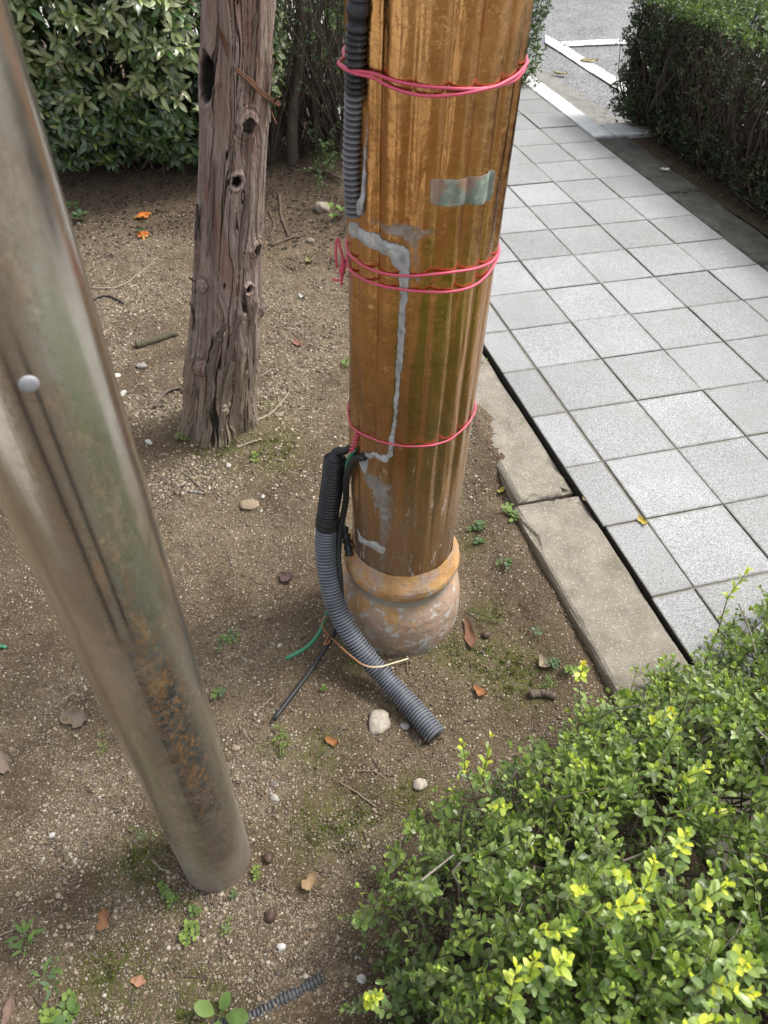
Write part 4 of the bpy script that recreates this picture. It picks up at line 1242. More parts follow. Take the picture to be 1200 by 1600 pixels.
LV.build(lau, M['laurel'], 280)
child('branch', LT.mesh('branch', M['twig']), lau, 'stuff')

# --- fine leaved hedges
def quad_shape(L, W):
    return np.array([(0, 0, 0), (W / 2, L * .5, W * .15), (0, L, 0), (-W / 2, L * .5, W * .15)]), np.array([[0, 1, 2, 3]])
FPAL = [(.030, .055, .022), (.045, .080, .028), (.060, .105, .034), (.085, .135, .042), (.120, .180, .055), (.075, .060, .040), (.055, .075, .045), (.16, .24, .06), (.024, .036, .017), (.050, .038, .026)]
def fine_leaves(LV, pts, dirs, per, size, pal, spread):
    """arrays in one go"""
    pass
def hedge(name, label, cat, loc, sampler, nspr, leaf, pal_fn, bases, nbr, seed, brcol=((0.085, 0.062, 0.05), (0.13, 0.10, 0.08)), per=11, slen=(0.05, 0.11)):
    r = np.random.default_rng(seed)
    root = empty(name, loc, label, cat)
    pts, dirs = sampler(r, nspr)
    n = len(pts)
    L = r.uniform(*slen, n)
    br = Acc()
    t = np.tile(np.linspace(0.05, 1, per), n)
    I = np.repeat(np.arange(n), per)
    d = dirs[I]
    rnd = unit(r.normal(size=(len(I), 3)))
    side = unit(rnd - d * (rnd * d).sum(1, keepdims=True))
    P = pts[I] - d * (L[I] * (1 - t))[:, None] + r.normal(0, 0.006, (len(I), 3))
    A = unit(d * 0.6 + side * 0.8)
    N = unit(d * 0.8 - side * 0.6 + r.normal(0, 0.4, (len(I), 3)))
    N = unit(N - A * (A * N).sum(1, keepdims=True))
    B = np.cross(A, N)
    lv_, lf_ = quad_shape(leaf, leaf * 0.5)
    S = r.uniform(0.7, 1.25, len(I))
    W = (P[:, None] + S[:, None, None] * (lv_[None, :, 0:1] * B[:, None] + lv_[None, :, 1:2] * A[:, None] + lv_[None, :, 2:3] * N[:, None])).reshape(-1, 3)
    F = (np.arange(len(I))[:, None, None] * 4 + lf_[None]).reshape(-1, 4)
    C = np.array(FPAL)[pal_fn(r, P, t)]
    child('foliage', mesh('foliage', W, F, M['fine'], True, np.repeat(C, 4, 0)), root, 'stuff')
    for k in r.choice(n, min(n, nbr), replace=False):
        b = bases[np.argmin(np.linalg.norm(bases - pts[k], axis=1) + r.uniform(0, 0.35, len(bases)))]
        q = pts[k] - dirs[k] * L[k] * 0.5
        mid = b * 0.5 + q * 0.5 + r.normal(0, 0.05, 3) * np.array([1, 1, 0.5])
        add_stem(br, catmull([b, mid, q], 7), r.uniform(0.004, 0.009), 0.0018, brcol[int(r.integers(len(brcol)))], 5)
    child('branch', br.mesh('branch', M['twig']), root, 'stuff')
    return root
def hedge_block(c0, c1, r0, r1, z0, z1, faces, sparse=None, deep=0.0):
    """points on the faces of a clipped block in the path frame, pushed in and out"""
    def f(r, n):
        P, D = [], []
        area = dict(L=(r1 - r0) * (z1 - z0) / TL, R=(r1 - r0) * (z1 - z0) / TL, T=(c1 - c0) * (r1 - r0) * 0.6, N=(c1 - c0) * (z1 - z0) / TL, F=(c1 - c0) * (z1 - z0) / TL)
        w = np.array([area[k] for k in faces])
        for k in range(n):
            fc = faces[r.choice(len(faces), p=w / w.sum())]
            c, rr_, zz = r.uniform(c0, c1), r.uniform(r0, r1), r.uniform(z0, z1)
            inn = abs(r.normal(0, 0.30)) if r.random() > deep else r.uniform(0.2, 3.2)
            if fc == 'L': c = c0 + inn
            if fc == 'R': c = c1 - inn
            if fc == 'T': zz = z1 - inn * 0.12
            if fc == 'N': rr_ = r1 - inn
            if fc == 'F': rr_ = r0 + inn
            xy = pf(np.array(c), np.array(rr_))
            n3 = dict(L=np.r_[-U, 0.5], R=np.r_[U, 0.5], T=np.array([0, 0, 1.0]), N=np.r_[V, 0.5], F=np.r_[-V, 0.5])[fc]
            bulge = 0.10 * (float(n2(np.array(rr_ * 0.9), np.array(zz * 4 + c), 1.0, 2, 5)) - 0.5)
            p = np.array([xy[0], xy[1], zz]) + unit(n3) * bulge
            if sparse is not None and r.random() < sparse(c, rr_, zz, fc):
                continue
            P.append(p)
            D.append(unit(n3 + r.normal(0, 0.55, 3)))
        return np.array(P), np.array(D)
    return f
def sp_right(c, r_, z_, f):
    if f == 'T':
        return 0.0
    s = 0.80 * smooth((r_ + 7.2) / 2.0) * smooth((z_ - 0.12) / 0.2) * (0.6 + 0.8 * float(n2(np.array(r_), np.array(z_ * 3), 1.2, 2, 15)))
    return float(s)
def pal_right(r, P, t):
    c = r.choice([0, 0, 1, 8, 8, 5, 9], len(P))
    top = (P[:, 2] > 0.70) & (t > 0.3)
    c = np.where(top, r.choice([2, 3, 4, 7], len(P)), c)  # bright top and dark sides: the fall of light put into leaf colour
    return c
rb = np.array([[*pf(np.array(c), np.array(r)), -0.03] for c in (6.7, 7.6) for r in np.arange(-8.3, 4, 0.75)])
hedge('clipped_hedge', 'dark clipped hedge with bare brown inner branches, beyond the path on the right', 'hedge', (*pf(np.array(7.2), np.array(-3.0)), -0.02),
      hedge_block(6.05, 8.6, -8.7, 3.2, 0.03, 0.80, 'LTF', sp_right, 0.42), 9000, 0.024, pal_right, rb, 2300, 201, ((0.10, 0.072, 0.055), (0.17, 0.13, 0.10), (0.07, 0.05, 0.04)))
def pal_mid(r, P, t):
    c = r.choice([1, 2, 2, 3, 6], len(P))
    return np.where((t > 0.7) & (r.random(len(P)) < 0.35), r.choice([4, 7], len(P)), c)
fb = np.array([[*pf(np.array(c), np.array(-12.4)), -0.1] for c in np.arange(-3, 5, 0.8)])
hedge('box_hedge', 'bright green box hedge showing past both sides of the bronze column', 'hedge', (*pf(np.array(1.2), np.array(-12.4)), -0.1),
      hedge_block(-2.6, 5.25, -13.2, -10.9, 0.0, 1.25, 'NRT'), 4800, 0.022, pal_mid, fb, 420, 211)
# dark open shrub with bare stems between the tree and the column
def samp_dark(r, n):
    P, D = [], []
    while len(P) < n:
        x, y, zz = r.uniform(-1.25, 0.25), r.uniform(4.5, 5.5), r.uniform(0.15, 1.5)
        dens = smooth((zz - 0.28) / 0.45) * 0.85 + 0.10
        if r.random() > dens * (0.35 + 1.0 * float(n2(np.array(x * 3), np.array(zz * 3 + y), 1.3, 3, 25))):
            continue
        P.append((x, y, zz))
        D.append(unit(np.array([0, -0.4, 0.6]) + r.normal(0, 0.6, 3)))
    return np.array(P), np.array(D)
def pal_dark(r, P, t):
    c = r.choice([0, 1, 1, 6, 2], len(P))
    return np.where((P[:, 0] > -0.45) & (r.random(len(P)) < 0.4), r.choice([3, 4], len(P)), c)
db = np.array([(x, 4.85 + 0.12 * math.sin(x * 9), -0.06) for x in np.linspace(-1.1, 0.1, 9)])
dk = hedge('bare_stemmed_shrub', 'dark shrub with many bare brown stems, between the tree and the bronze column', 'shrub', (-0.5, 4.9, -0.06), samp_dark, 1900, 0.020, pal_dark, db, 420, 221)
for x, y, r_, a in ((-0.66, 4.75, 0.040, 0.1), (-0.50, 4.85, 0.022, -0.1), (-0.36, 4.7, 0.018, 0.25), (-0.80, 4.9, 0.022, -0.2), (-0.22, 4.8, 0.018, 0.2), (-0.95, 4.8, 0.02, -0.1)):
    v, f = tube(catmull([(x, y, -0.1), (x + a * 0.15, y, 0.25), (x + a * 0.6 + 0.03, y + 0.05, 0.7), (x + a, y + 0.1, 1.4)], 14), np.linspace(r_, r_ * 0.5, 14), 9)
    o = child('stem', mesh('stem', v, f, M['twig'], True, np.tile((0.115, 0.088, 0.070), (len(v), 1))), dk)
# low sprays of the same shrub reaching towards the bed
LV = Leaves([quad_shape(0.020, 0.008)], FPAL)
for px, py, n in ((490, 215, 14), (470, 200, 10), (515, 245, 14), (525, 225, 12), (505, 260, 8)):
    o_ = at(px, py, 0.12)
    for q in range(n):
        d = unit(np.array([0.2, -0.8, 0.25]) + jit(0.5))
        p = o_ + jit(0.05)
        for j in range(12):
            s = unit(jit(1))
            LV.add(p + d * 0.012 * j, d * 0.6 + s * 0.8, s + jit(0.5), random.uniform(.8, 1.2), random.choice([1, 2, 3, 3]))
LV.build(dk, M['fine'], 0, 'low_spray')
# brush spilling leaf litter in the hedge bed
# ------------------------------------------------------------------ conduits, wires, cables
def ribbed(P, rad, pitch, depth, colf, seg=20):
    P = np.asarray(P, float)
    L = np.linalg.norm(np.diff(P, axis=0), axis=1).sum()
    n = int(L / pitch * 6)
    C = catmull(P, n)
    s = np.linspace(0, L, n)
    w = np.abs(((s / pitch) % 1.0) * 2 - 1)
    prof_ = smooth((w - 0.25) / 0.35)
    r_ = rad - depth * prof_
    v, f = tube(C, r_, seg, True)
    col = colf(s / L)
    cc = np.repeat(col * (1 - 0.72 * prof_[:, None]), seg, 0)
    cc = np.vstack([cc, [[0.004] * 3, [0.004] * 3]])
    return v, f, cc
def grey_col(base):
    return lambda s: np.tile(base, (len(s), 1))
flex_pts = [at(524, 716, .535), at(521, 745, .475), at(513, 800, .365), at(509, 850, .270), at(515, 908, .175), at(531, 960, .098), at(561, 1011, .028), at(602, 1060, -.028), at(643, 1104, -.050), at(682, 1149, -.058)]
fx = empty('flexible_conduit', tuple(at(640, 1100, -.07)), 'loose grey corrugated conduit curving from the column side down onto the soil', 'conduit')
def flexcol(s):
    k = smooth((s - 0.20) / 0.03)[:, None]
    return np.array([[0.022, 0.023, 0.026]]) * (1 - k) + np.array([[0.165, 0.180, 0.210]]) * k
v, f, c = ribbed(flex_pts, 0.0295, 0.0090, 0.0045, flexcol)
child('hose', mesh('hose', v, f, M['conduit'], True, c), fx)
# tape wound round the upper end
Cx = catmull(flex_pts, 200)
def tape(i0, i1, rad, name='tape_wrap'):
    n = i1 - i0
    rr_ = rad + 0.0012 * np.sin(np.arange(n) * 1.9) + 0.0008 * rng.normal(size=n)
    v_, f_ = tube(Cx[i0:i1], rr_, 18, False)
    return child(name, mesh(name, v_, f_, M['black']), fx)
tape(40, 50, 0.0305)
v, f = tube(catmull([Cx[0] + (0, 0, -0.01), Cx[0] + (0.004, 0.01, 0.012), at(540, 704, .56), at(556, 692, .575)], 14), np.array([0.0255, 0.022, 0.018, 0.015, 0.013, 0.0115, 0.0105, 0.010, 0.0095, 0.009, 0.0085, 0.0085, 0.008, 0.0075]), 12)
child('tape_wrap', mesh('tape_wrap', v, f, M['black']), fx)

def surf(px, py, off):
    t, zz = pick(px, py)
    r_ = float(shaft_r(np.array(t), np.array(zz))) + off
    return np.array([POLE_C[0] + r_ * math.cos(t), POLE_C[1] + r_ * math.sin(t), zz])
up_pts = [surf(569, 2, 0.012), surf(567, 60, 0.012), surf(564, 110, 0.011), surf(561, 180, 0.010), surf(558, 260, 0.009), surf(557, 335, 0.006)]
top_ = up_pts[0] + (up_pts[0] - up_pts[1]) * 7
v, f, c = ribbed([top_] + up_pts, 0.0165, 0.0098, 0.0032, lambda s: np.where((s < 0.70)[:, None], np.array([[0.030, 0.033, 0.040]]), np.array([[0.175, 0.182, 0.20]])), 18)
o = link('fixed_conduit', mesh('fixed_conduit', v, f, M['conduit'], True, c))
tag(o, 'upright corrugated conduit strapped to the left side of the bronze column', 'conduit')

blk = [surf(572, 712, 0.006), surf(560, 716, 0.012), surf(552, 745, 0.016), at(540, 785, .40), at(531, 830, .31), at(529, 870, .24), at(533, 915, .17), at(533, 955, .09), at(522, 990, .0), at(507, 1015, -.045), at(478, 1058, -.065), at(452, 1092, -.068), at(428, 1124, -.070)]
o = link('power_cable', tube_mesh('power_cable', catmull(blk, 90), np.r_[np.linspace(.009, .0075, 45), np.full(45, .0068)], M['black'], 10))
tag(o, 'black cable hanging from the sealant and running out onto the soil under the conduit', 'cable')
o = link('tape_lump', tube_mesh('tape_lump', catmull([at(536, 822, .31), at(541, 838, .285), at(543, 850, .26), at(546, 868, .235)], 14), 0.007 + 0.006 * np.abs(np.sin(np.arange(14) * 1.1)), M['black'], 10))
tag(o, 'torn lump of black tape between the loose conduit and the column foot', 'tape')
grn = [surf(560, 700, 0.010), surf(549, 725, 0.010), surf(549, 765, 0.012), at(538, 800, .36), at(530, 860, .24), at(521, 930, .09), at(508, 965, .0), at(498, 990, -.045), at(478, 1012, -.062), at(447, 1029, -.066)]
o = link('earth_wire', tube_mesh('earth_wire', catmull(grn, 80), 0.0058, M['green'], 10))
tag(o, 'green sheathed wire sticking out from under the loose conduit', 'wire')
tw = [at(512, 962, .02), at(505, 968, .01), at(504, 980, .0), at(513, 993, -.02), at(506, 1006, -.03), at(514, 1004, -.02), at(519, 998, -.01), at(540, 1018, .055), at(568, 1039, .075), at(592, 1042, .045), at(615, 1036, -.02), at(638, 1029, -.055)]
v, f = tube(catmull(tw, 90), 0.0023, 7)
kk = np.r_[np.repeat(smooth((np.linspace(0, 1, 90) - 0.55) / 0.2), 7), 0, 1][:, None]
o = link('twine', mesh('twine', v, f, M['twine'], True, np.array([[0.36, 0.17, 0.085]]) * (1 - kk) + np.array([[0.62, 0.55, 0.38]]) * kk))
tag(o, 'orange twine knotted round the cables and laid over the loose conduit', 'twine')
stub = []
for s, e in (((512, 1000), (518, 985)), ((505, 1005), (517, 1004))):
    pass

# pink ties
def loop_path(front, off=0.0035, wrap_conduit=False, n=150):
    tz = np.array([pick(*p) for p in front])
    t = np.unwrap(tz[:, 0])
    if t[-1] < t[0]:
        t, zz = t[::-1], tz[::-1, 1]
    else:
        zz = tz[:, 1]
    t2 = np.r_[t, t[0] + 2 * np.pi]
    z2 = np.r_[zz, zz[0]]
    tt = np.linspace(t2[0], t2[-1], n)
    # smooth interpolation of height along the turn
    P = catmull(np.c_[t2, z2 * 6, 0 * t2], 400)
    zi = np.interp(tt, P[:, 0], P[:, 1] / 6)
    k = np.ones(13) / 13
    zi = np.convolve(np.r_[zi[-7:-1], zi, zi[1:7]], k, 'valid')
    r_ = shaft_r(tt, zi)
    k = np.ones(21) / 21
    r_ = np.convolve(np.r_[r_[-10:], r_, r_[:10]], k, 'valid') + off + 0.0015
    if wrap_conduit:
        tc = pick(560, 110)[0]
        d = np.abs(angd(tt, tc))
        r_ = r_ + 0.021 * smooth((0.34 - d) / 0.26)
    return np.c_[POLE_C[0] + r_ * np.cos(tt), POLE_C[1] + r_ * np.sin(tt), zi]
def knot_twist(p0, p1, rad, turns, wid, n=40):
    t = np.linspace(0, 1, n)
    ax = unit(p1 - p0)
    e1, e2 = perp(ax)
    out = []
    for ph in (0, math.pi):
        a = t * turns * 2 * math.pi + ph
        out.append(p0 + (p1 - p0) * t[:, None] + wid * (np.cos(a)[:, None] * e1 + np.sin(a)[:, None] * e2))
    return out
def tie(label, loops, knot, rad, tails=()):
    loc = loops[0][0]
    e = empty('binding_wire', (POLE_C[0], POLE_C[1], float(np.mean(loops[0][:, 2]))), label, 'wire tie', 'pink wire ties round the column')
    for L in loops:
        v_, f_ = tube(L, rad, 8, False)
        child('loop', mesh('loop', v_, f_, M['pink']), e)
    if knot:
        for q in knot_twist(*knot):
            child('twisted_end', tube_mesh('twisted_end', q, rad, M['pink'], 7), e)
    for tl in tails:
        child('tail', tube_mesh('tail', catmull(tl, 12), rad, M['pink'], 7), e)
F1a = [(551, 95), (575, 108), (605, 121), (640, 132), (690, 136), (740, 137), (790, 127), (815, 116), (826, 104)]
F1b = [(551, 97), (575, 115), (605, 130), (640, 143), (680, 147), (720, 143), (760, 134), (800, 123), (826, 100)]
tie('topmost pink wire tie, looped round column and upright conduit', [loop_path(F1a, 0.003, True), loop_path(F1b, 0.0045, True)], None, 0.0025)
F2a = [(545, 385), (560, 405), (585, 418), (615, 428), (650, 430), (690, 424), (730, 421), (758, 412), (776, 396)]
F2b = [(545, 410), (560, 427), (590, 441), (625, 449), (665, 453), (705, 453), (740, 443), (764, 424), (777, 400)]
k0, k1 = surf(546, 408, 0.010), at(530, 440, float(surf(546, 440, 0)[2]) - 0.006)
tie('middle pink wire tie, double looped with a twisted knot at the column left', [loop_path(F2a), loop_path(F2b)], (k0, k0 + (k1 - k0) * 0.62, 0.003, 3, 0.0042), 0.0025,
    [[k0 + (k1 - k0) * 0.6, k1 + (0.004, 0, 0.004), k1 + (-0.014, 0, 0.004)], [k0 + (k1 - k0) * 0.6, k0 + (k1 - k0) * 0.8 + (0.004, 0, 0), k1 + (0.004, 0, -0.008)],
     [k0, k0 + (-0.006, -0.002, 0.022), k0 + (-0.012, 0.004, 0.046), k0 + (-0.016, 0, 0.02), k0 + (-0.014, -0.004, -0.012)]])
F3 = [(545, 640), (552, 660), (565, 675), (590, 687), (625, 693), (665, 695), (700, 686), (722, 670), (733, 650)]
k0 = surf(562, 673, 0.006)
k1 = surf(557, 698, 0.010)
tie('lowest pink wire tie, single loop with a short twisted knot', [loop_path(F3)], (k0, k1 + (-0.004, -0.006, -0.006), 0.0026, 3.2, 0.0048), 0.0021)

# buried length of conduit in the foreground
P0 = [at(330, 1606, -.088), at(385, 1588, -.083), at(430, 1566, -.083), at(472, 1546, -.088), at(505, 1530, -.10)]
P0 = [np.array([p[0], p[1], float(soil_h(p[0], p[1])) - 0.010]) for p in P0]
v, f, c = ribbed(P0, 0.0165, 0.0085, 0.0028, grey_col(np.array([0.075, 0.078, 0.085])))
tag(link('buried_conduit', mesh('buried_conduit', v, f, M['conduit'], True, c)), 'short length of dark corrugated conduit half buried in the soil at the bottom', 'conduit')

# ------------------------------------------------------------------ gravel, moss, small things on the soil
def gz(x, y):
    return float(soil_h(x, y))
def on_soil(px, py):
    zz = -0.08
    for _ in range(5):
        p = at(px, py, zz)
        zz = gz(p[0], p[1])
    return np.array([p[0], p[1], zz])
ico = np.array([(0, 0, 1)] + [(0.894 * math.cos(a), 0.894 * math.sin(a), 0.447) for a in np.arange(5) * 1.2566] + [(0.894 * math.cos(a + .628), 0.894 * math.sin(a + .628), -0.447) for a in np.arange(5) * 1.2566] + [(0, 0, -1)])
icof = [(0, 1 + i, 1 + (i + 1) % 5) for i in range(5)] + [(1 + i, 6 + i, 1 + (i + 1) % 5) for i in range(5)] + [(1 + (i + 1) % 5, 6 + i, 6 + (i + 1) % 5) for i in range(5)] + [(6 + i, 11, 6 + (i + 1) % 5) for i in range(5)]
icof = np.array(icof)
octv = np.array([(1, 0, 0), (0, 1, 0), (-1, 0, 0), (0, -1, 0), (0, 0, 1), (0, 0, -1)], float)
octf = np.array([(0, 1, 4), (1, 2, 4), (2, 3, 4), (3, 0, 4), (1, 0, 5), (2, 1, 5), (3, 2, 5), (0, 3, 5)])
GC = np.array([(.42, .345, .245), (.33, .262, .182), (.22, .172, .122), (.52, .455, .36), (.60, .56, .49), (.20, .165, .14), (.30, .21, .15), (.13, .105, .09), (.36, .30, .25)])
def scatter(n, smin, smax, bv, bf, power, seed):
    r = np.random.default_rng(seed)
    # uniform in the view's ground footprint
    pts = []
    px, py = r.uniform(-40, 1000, n * 7), r.uniform(180, 1640, n * 7)
    d = np.c_[(px - 600) / FPX, (py - 800) / FPX, np.ones_like(px)] @ ROT
    tt = (-0.08 - CAM[2]) / d[:, 2]
    x, y = d[:, 0] * tt, d[:, 1] * tt
    c, rr_ = to_cr(x, y)
    snd, ms, hm = zones(x, y)
    w = (0.10 + 0.95 * snd) * (1 - 0.6 * hm) * (1 - 0.45 * ms)
    keep = (c < -0.75) & (y < 4.3) & (np.hypot(x - POLE_C[0], y - POLE_C[1]) > 0.172) & (np.hypot(x - STEEL_C[0], y - STEEL_C[1]) > 0.08) & (r.random(len(x)) < w)
    x, y, c, rr_ = x[keep][:n], y[keep][:n], c[keep][:n], rr_[keep][:n]
    n = len(x)
    s = smin + (smax - smin) * r.random(n) ** power
    zz = soil_h(x, y) + s * 0.12
    onk = (c > -1.27) & (c < -0.70) & (rr_ > 3.35)
    zz = np.where(onk, -0.30, zz)
    A = r.normal(size=(n, 3, 3))
    q, _ = np.linalg.qr(A)
    q = q * s[:, None, None] * r.uniform(0.6, 1.15, (n, 1, 3))
    W = np.einsum('nij,vj->nvi', q, bv) * r.uniform(0.78, 1.2, (n, len(bv), 1))
    W[:, :, 2] *= 0.75
    W = W + np.stack([x, y, zz], -1)[:, None]
    F = (np.arange(n)[:, None, None] * len(bv) + bf[None]).reshape(-1, 3)
    C = GC[r.choice(len(GC), n, p=[.23, .22, .16, .09, .012, .09, .11, .065, .023])] * r.uniform(0.7, 1.1, (n, 1))
    return W.reshape(-1, 3), F, np.repeat(C, len(bv), 0)
v, f, c = scatter(75000, 0.0011, 0.0034, octv, octf, 1.5, 5)
g1 = link('gravel', mesh('gravel', v, f, M['grain'], False, c), None, 'stuff')
g1['label'] = 'fine tan granite grit over the soil'
def scatter_more(n, py0, py1, smin, smax, power, seed, cols, use_sand):
    r = np.random.default_rng(seed)
    px, py = r.uniform(-20, 760, n * 8), r.uniform(py0, py1, n * 8)
    d = np.c_[(px - 600) / FPX, (py - 800) / FPX, np.ones_like(px)] @ ROT
    tt = (-0.08 - CAM[2]) / d[:, 2]
    x, y = d[:, 0] * tt, d[:, 1] * tt
    c_, r_ = to_cr(x, y)
    snd, ms, hm = zones(x, y)
    w = snd ** 1.5 if use_sand else hm
    k = (r.random(len(x)) < w) & (c_ < -1.4) & (np.hypot(x - POLE_C[0], y - POLE_C[1]) > 0.175)
    x, y = x[k][:n], y[k][:n]
    n = len(x)
    s = smin + (smax - smin) * r.random(n) ** power
    q, _ = np.linalg.qr(r.normal(size=(n, 3, 3)))
    q = q * s[:, None, None] * r.uniform(0.5, 1.2, (n, 1, 3))
    W = np.einsum('nij,vj->nvi', q, ico) * r.uniform(0.75, 1.25, (n, len(ico), 1))
    W[:, :, 2] *= 0.65
    W = W + np.stack([x, y, soil_h(x, y) + s * 0.1], -1)[:, None]
    F = (np.arange(n)[:, None, None] * len(ico) + icof[None]).reshape(-1, 3)
    C = np.array(cols)[r.integers(0, len(cols), n)] * r.uniform(0.7, 1.1, (n, 1))
    return W.reshape(-1, 3), F, np.repeat(C, len(ico), 0)
v, f, c = scatter_more(12000, 330, 780, 0.0035, 0.0090, 2.2, 71, [(.44, .355, .245), (.34, .27, .185), (.26, .205, .142), (.52, .45, .34), (.20, .158, .112), (.14, .11, .08)], True)
o = link('grit_chips', mesh('grit_chips', v, f, M['grain'], False, c), None, 'stuff')
o['label'] = 'coarse pale granite chips around the tree foot'
v, f, c = scatter_more(6500, 225, 470, 0.003, 0.012, 2.6, 72, [(.075, .054, .038), (.05, .036, .026), (.11, .08, .058), (.035, .026, .02)], False)
o = link('soil_crumbs', mesh('soil_crumbs', v, f, M['litter'], False, c), None, 'stuff')
o['label'] = 'dark crumbs of soil and rotted leaf'
v, f, c = scatter(14000, 0.0022, 0.0066, ico, icof, 3.0, 6)
g2 = link('pebbles', mesh('pebbles', v, f, M['grain'], False, c), None, 'stuff')
g2['label'] = 'small scattered pebbles over the soil'

# moss: thousands of tiny pointed shoots in the damp patches
r = np.random.default_rng(9)
mv, mc = [], []
for a, b, rad in MOSS_P:
    n = int(900 * (rad / 0.08) ** 2)
    x, y = a + r.normal(0, rad * 0.55, n), b + r.normal(0, rad * 0.45, n)
    k = n2(x, y, 42, 4, 17) > 0.515
    c_, r_ = to_cr(x, y)
    k &= (c_ < -1.3)
    x, y = x[k], y[k]
    zz = soil_h(x, y)
    mv.append(np.c_[x, y, zz])
mv = np.concatenate(mv)
n = len(mv)
hgt = r.uniform(0.003, 0.008, n)
ang = r.uniform(0, 6.28, n)
w = r.uniform(0.0010, 0.0022, n)
lean = r.normal(0, 0.003, (n, 2))
b1 = mv + np.c_[w * np.cos(ang), w * np.sin(ang), 0 * w - 0.001]
b2 = mv - np.c_[w * np.cos(ang), w * np.sin(ang), 0 * w + 0.001]
b3 = mv + np.c_[lean, hgt]
mc = np.array([(.075, .105, .018), (.115, .150, .025), (.16, .20, .035), (.06, .075, .018)])[r.integers(0, 4, n)]
o = link('moss', mesh('moss', np.stack([b1, b2, b3], 1).reshape(-1, 3), np.arange(3 * n).reshape(-1, 3), M['moss'], False, np.repeat(mc, 3, 0)), None, 'stuff')
o['label'] = 'bright green moss tufts in damp patches of soil'

# dead needles, bark crumbs and straw strewn about
def straw(n, seed):
    r = np.random.default_rng(seed)
    acc = Acc()
    k = 0
    while k < n:
        px, py = r.uniform(0, 900), r.uniform(250, 1600)
        p = at(px, py, -0.08)
        c_, r_ = to_cr(p[0], p[1])
        if c_ > -1.35 or np.hypot(p[0] - POLE_C[0], p[1] - POLE_C[1]) < 0.19:
            continue
        L = r.uniform(0.008, 0.035)
        a = r.uniform(0, 6.28)
        d = np.array([math.cos(a), math.sin(a), 0])
        P = np.array([p - d * L / 2, p + r.normal(0, 0.002, 3), p + d * L / 2])
        P[:, 2] = soil_h(P[:, 0], P[:, 1]) + 0.0018
        col = np.array([(.20, .14, .09), (.12, .08, .055), (.30, .24, .16), (.07, .05, .04)])[r.integers(0, 4)]
        v_, f_ = tube(P, [0.0006, r.uniform(0.0008, 0.0016), 0.0005], 4, False)
        acc.add(v_, f_, col)
        k += 1
    return acc
o = link('plant_litter', straw(1500, 31).mesh('plant_litter', M['litter']), None, 'stuff')
o['label'] = 'scraps of straw, needles and bark on the soil'
# brown leaf litter along the hedge bed and under the back shrubs
r = np.random.default_rng(12)
acc = Acc()
lv0, lf0 = leaf_shape(0.03, 0.016, 0.3, 0.6, 0.5, 3)
for k in range(1500):
    if k < 1000:
        c_, r_ = r.uniform(5.92, 7.0), r.uniform(-7.1, 2)
        p = np.array([*pf(np.array(c_), np.array(r_)), 0.006 + r.uniform(0, 0.012)])
    else:
        p = np.array([r.uniform(-2.4, 0.1), r.uniform(3.5, 5.3), 0])
        p[2] = gz(p[0], p[1]) + r.uniform(0.002, 0.012)
    R3 = np.linalg.qr(r.normal(size=(3, 3)) * np.array([1, 1, 0.5])[:, None])[0]
    W = (lv0 * r.uniform(0.4, 1.0)) @ R3.T
    W[:, 2] *= 0.4
    acc.add(W + p, lf0, np.array([(.10, .060, .038), (.06, .038, .026), (.16, .10, .06), (.035, .025, .02), (.09, .09, .05)])[r.integers(0, 5)])
o = link('leaf_litter', acc.mesh('leaf_litter', M['litter']), None, 'stuff')
o['label'] = 'brown fallen leaf litter under the hedges'

# stones one can tell apart
def stone(px, py, sx, sy, sz, col, label, seed, name='stone', place=None, rot=None):
    r = np.random.default_rng(seed)
    n, m_ = 20, 12
    ph = np.linspace(0, 2 * np.pi, n, endpoint=False)
    te = np.linspace(0.02, np.pi - 0.02, m_)
    PH, TE = np.meshgrid(ph, te)
    D_ = np.stack([np.sin(TE) * np.cos(PH), np.sin(TE) * np.sin(PH), np.cos(TE)], -1)
    q = 1 + 0.55 * (fbm(D_ * 1.7 + seed * 3.1, 3, seed) - 0.5) + 0.2 * (fbm(D_ * 5 + seed, 2, seed) - 0.5)
    for k in range(5):                                                   # chop flat facets
        nn = unit(r.normal(size=3))
        lim = r.uniform(0.72, 0.9)
        dd = (D_ * q[..., None]) @ nn
        q = np.where(dd > lim, q * lim / np.maximum(dd, 1e-6), q)
    W = D_ * q[..., None] * np.array([sx, sy, sz]) * 0.5
    a = r.uniform(0, 6.28) if rot is None else rot
    W = np.stack([W[..., 0] * math.cos(a) - W[..., 1] * math.sin(a), W[..., 0] * math.sin(a) + W[..., 1] * math.cos(a), W[..., 2]], -1)
    p = on_soil(px, py) if place is None else place
    me = mesh(name, W.reshape(-1, 3), grid_faces(n, m_, True), M['stone'], True, np.tile(col, (n * m_, 1)) * (0.85 + 0.3 * r.random((n * m_, 1))))
    o = link(name, me)
    o.location = (p[0], p[1], p[2] + sz * 0.2)
    tag(o, label, 'stone')
    return o
CR, TN, GY_ = (.52, .46, .38), (.36, .28, .20), (.34, .32, .29)
stone(593, 1131, .080, .058, .034, (.50, .45, .37), 'largest pale rough stone beside the conduit end', 1)
stone(656, 1226, .034, .040, .026, CR, 'cream pebble below the conduit end, near the shrub', 2)
stone(390, 790, .072, .056, .020, (.34, .265, .18), 'flat tan stone chip between steel post and loose conduit', 3)
stone(504, 328, .085, .085, .075, (.40, .35, .28), 'round pale cobble in the shade behind the bronze column', 4)
stone(222, 573, .048, .036, .020, GY_, 'grey flat pebble left of the tree foot', 5)
stone(182, 588, .040, .030, .016, (.62, .60, .55), 'white pebble near the steel post edge, upper of the pair', 6)
stone(192, 616, .044, .026, .018, (.60, .57, .52), 'white chip near the steel post edge, lower of the pair', 7)
stone(233, 692, .036, .022, .016, (.60, .58, .54), 'small white chip left of the tree base', 8)
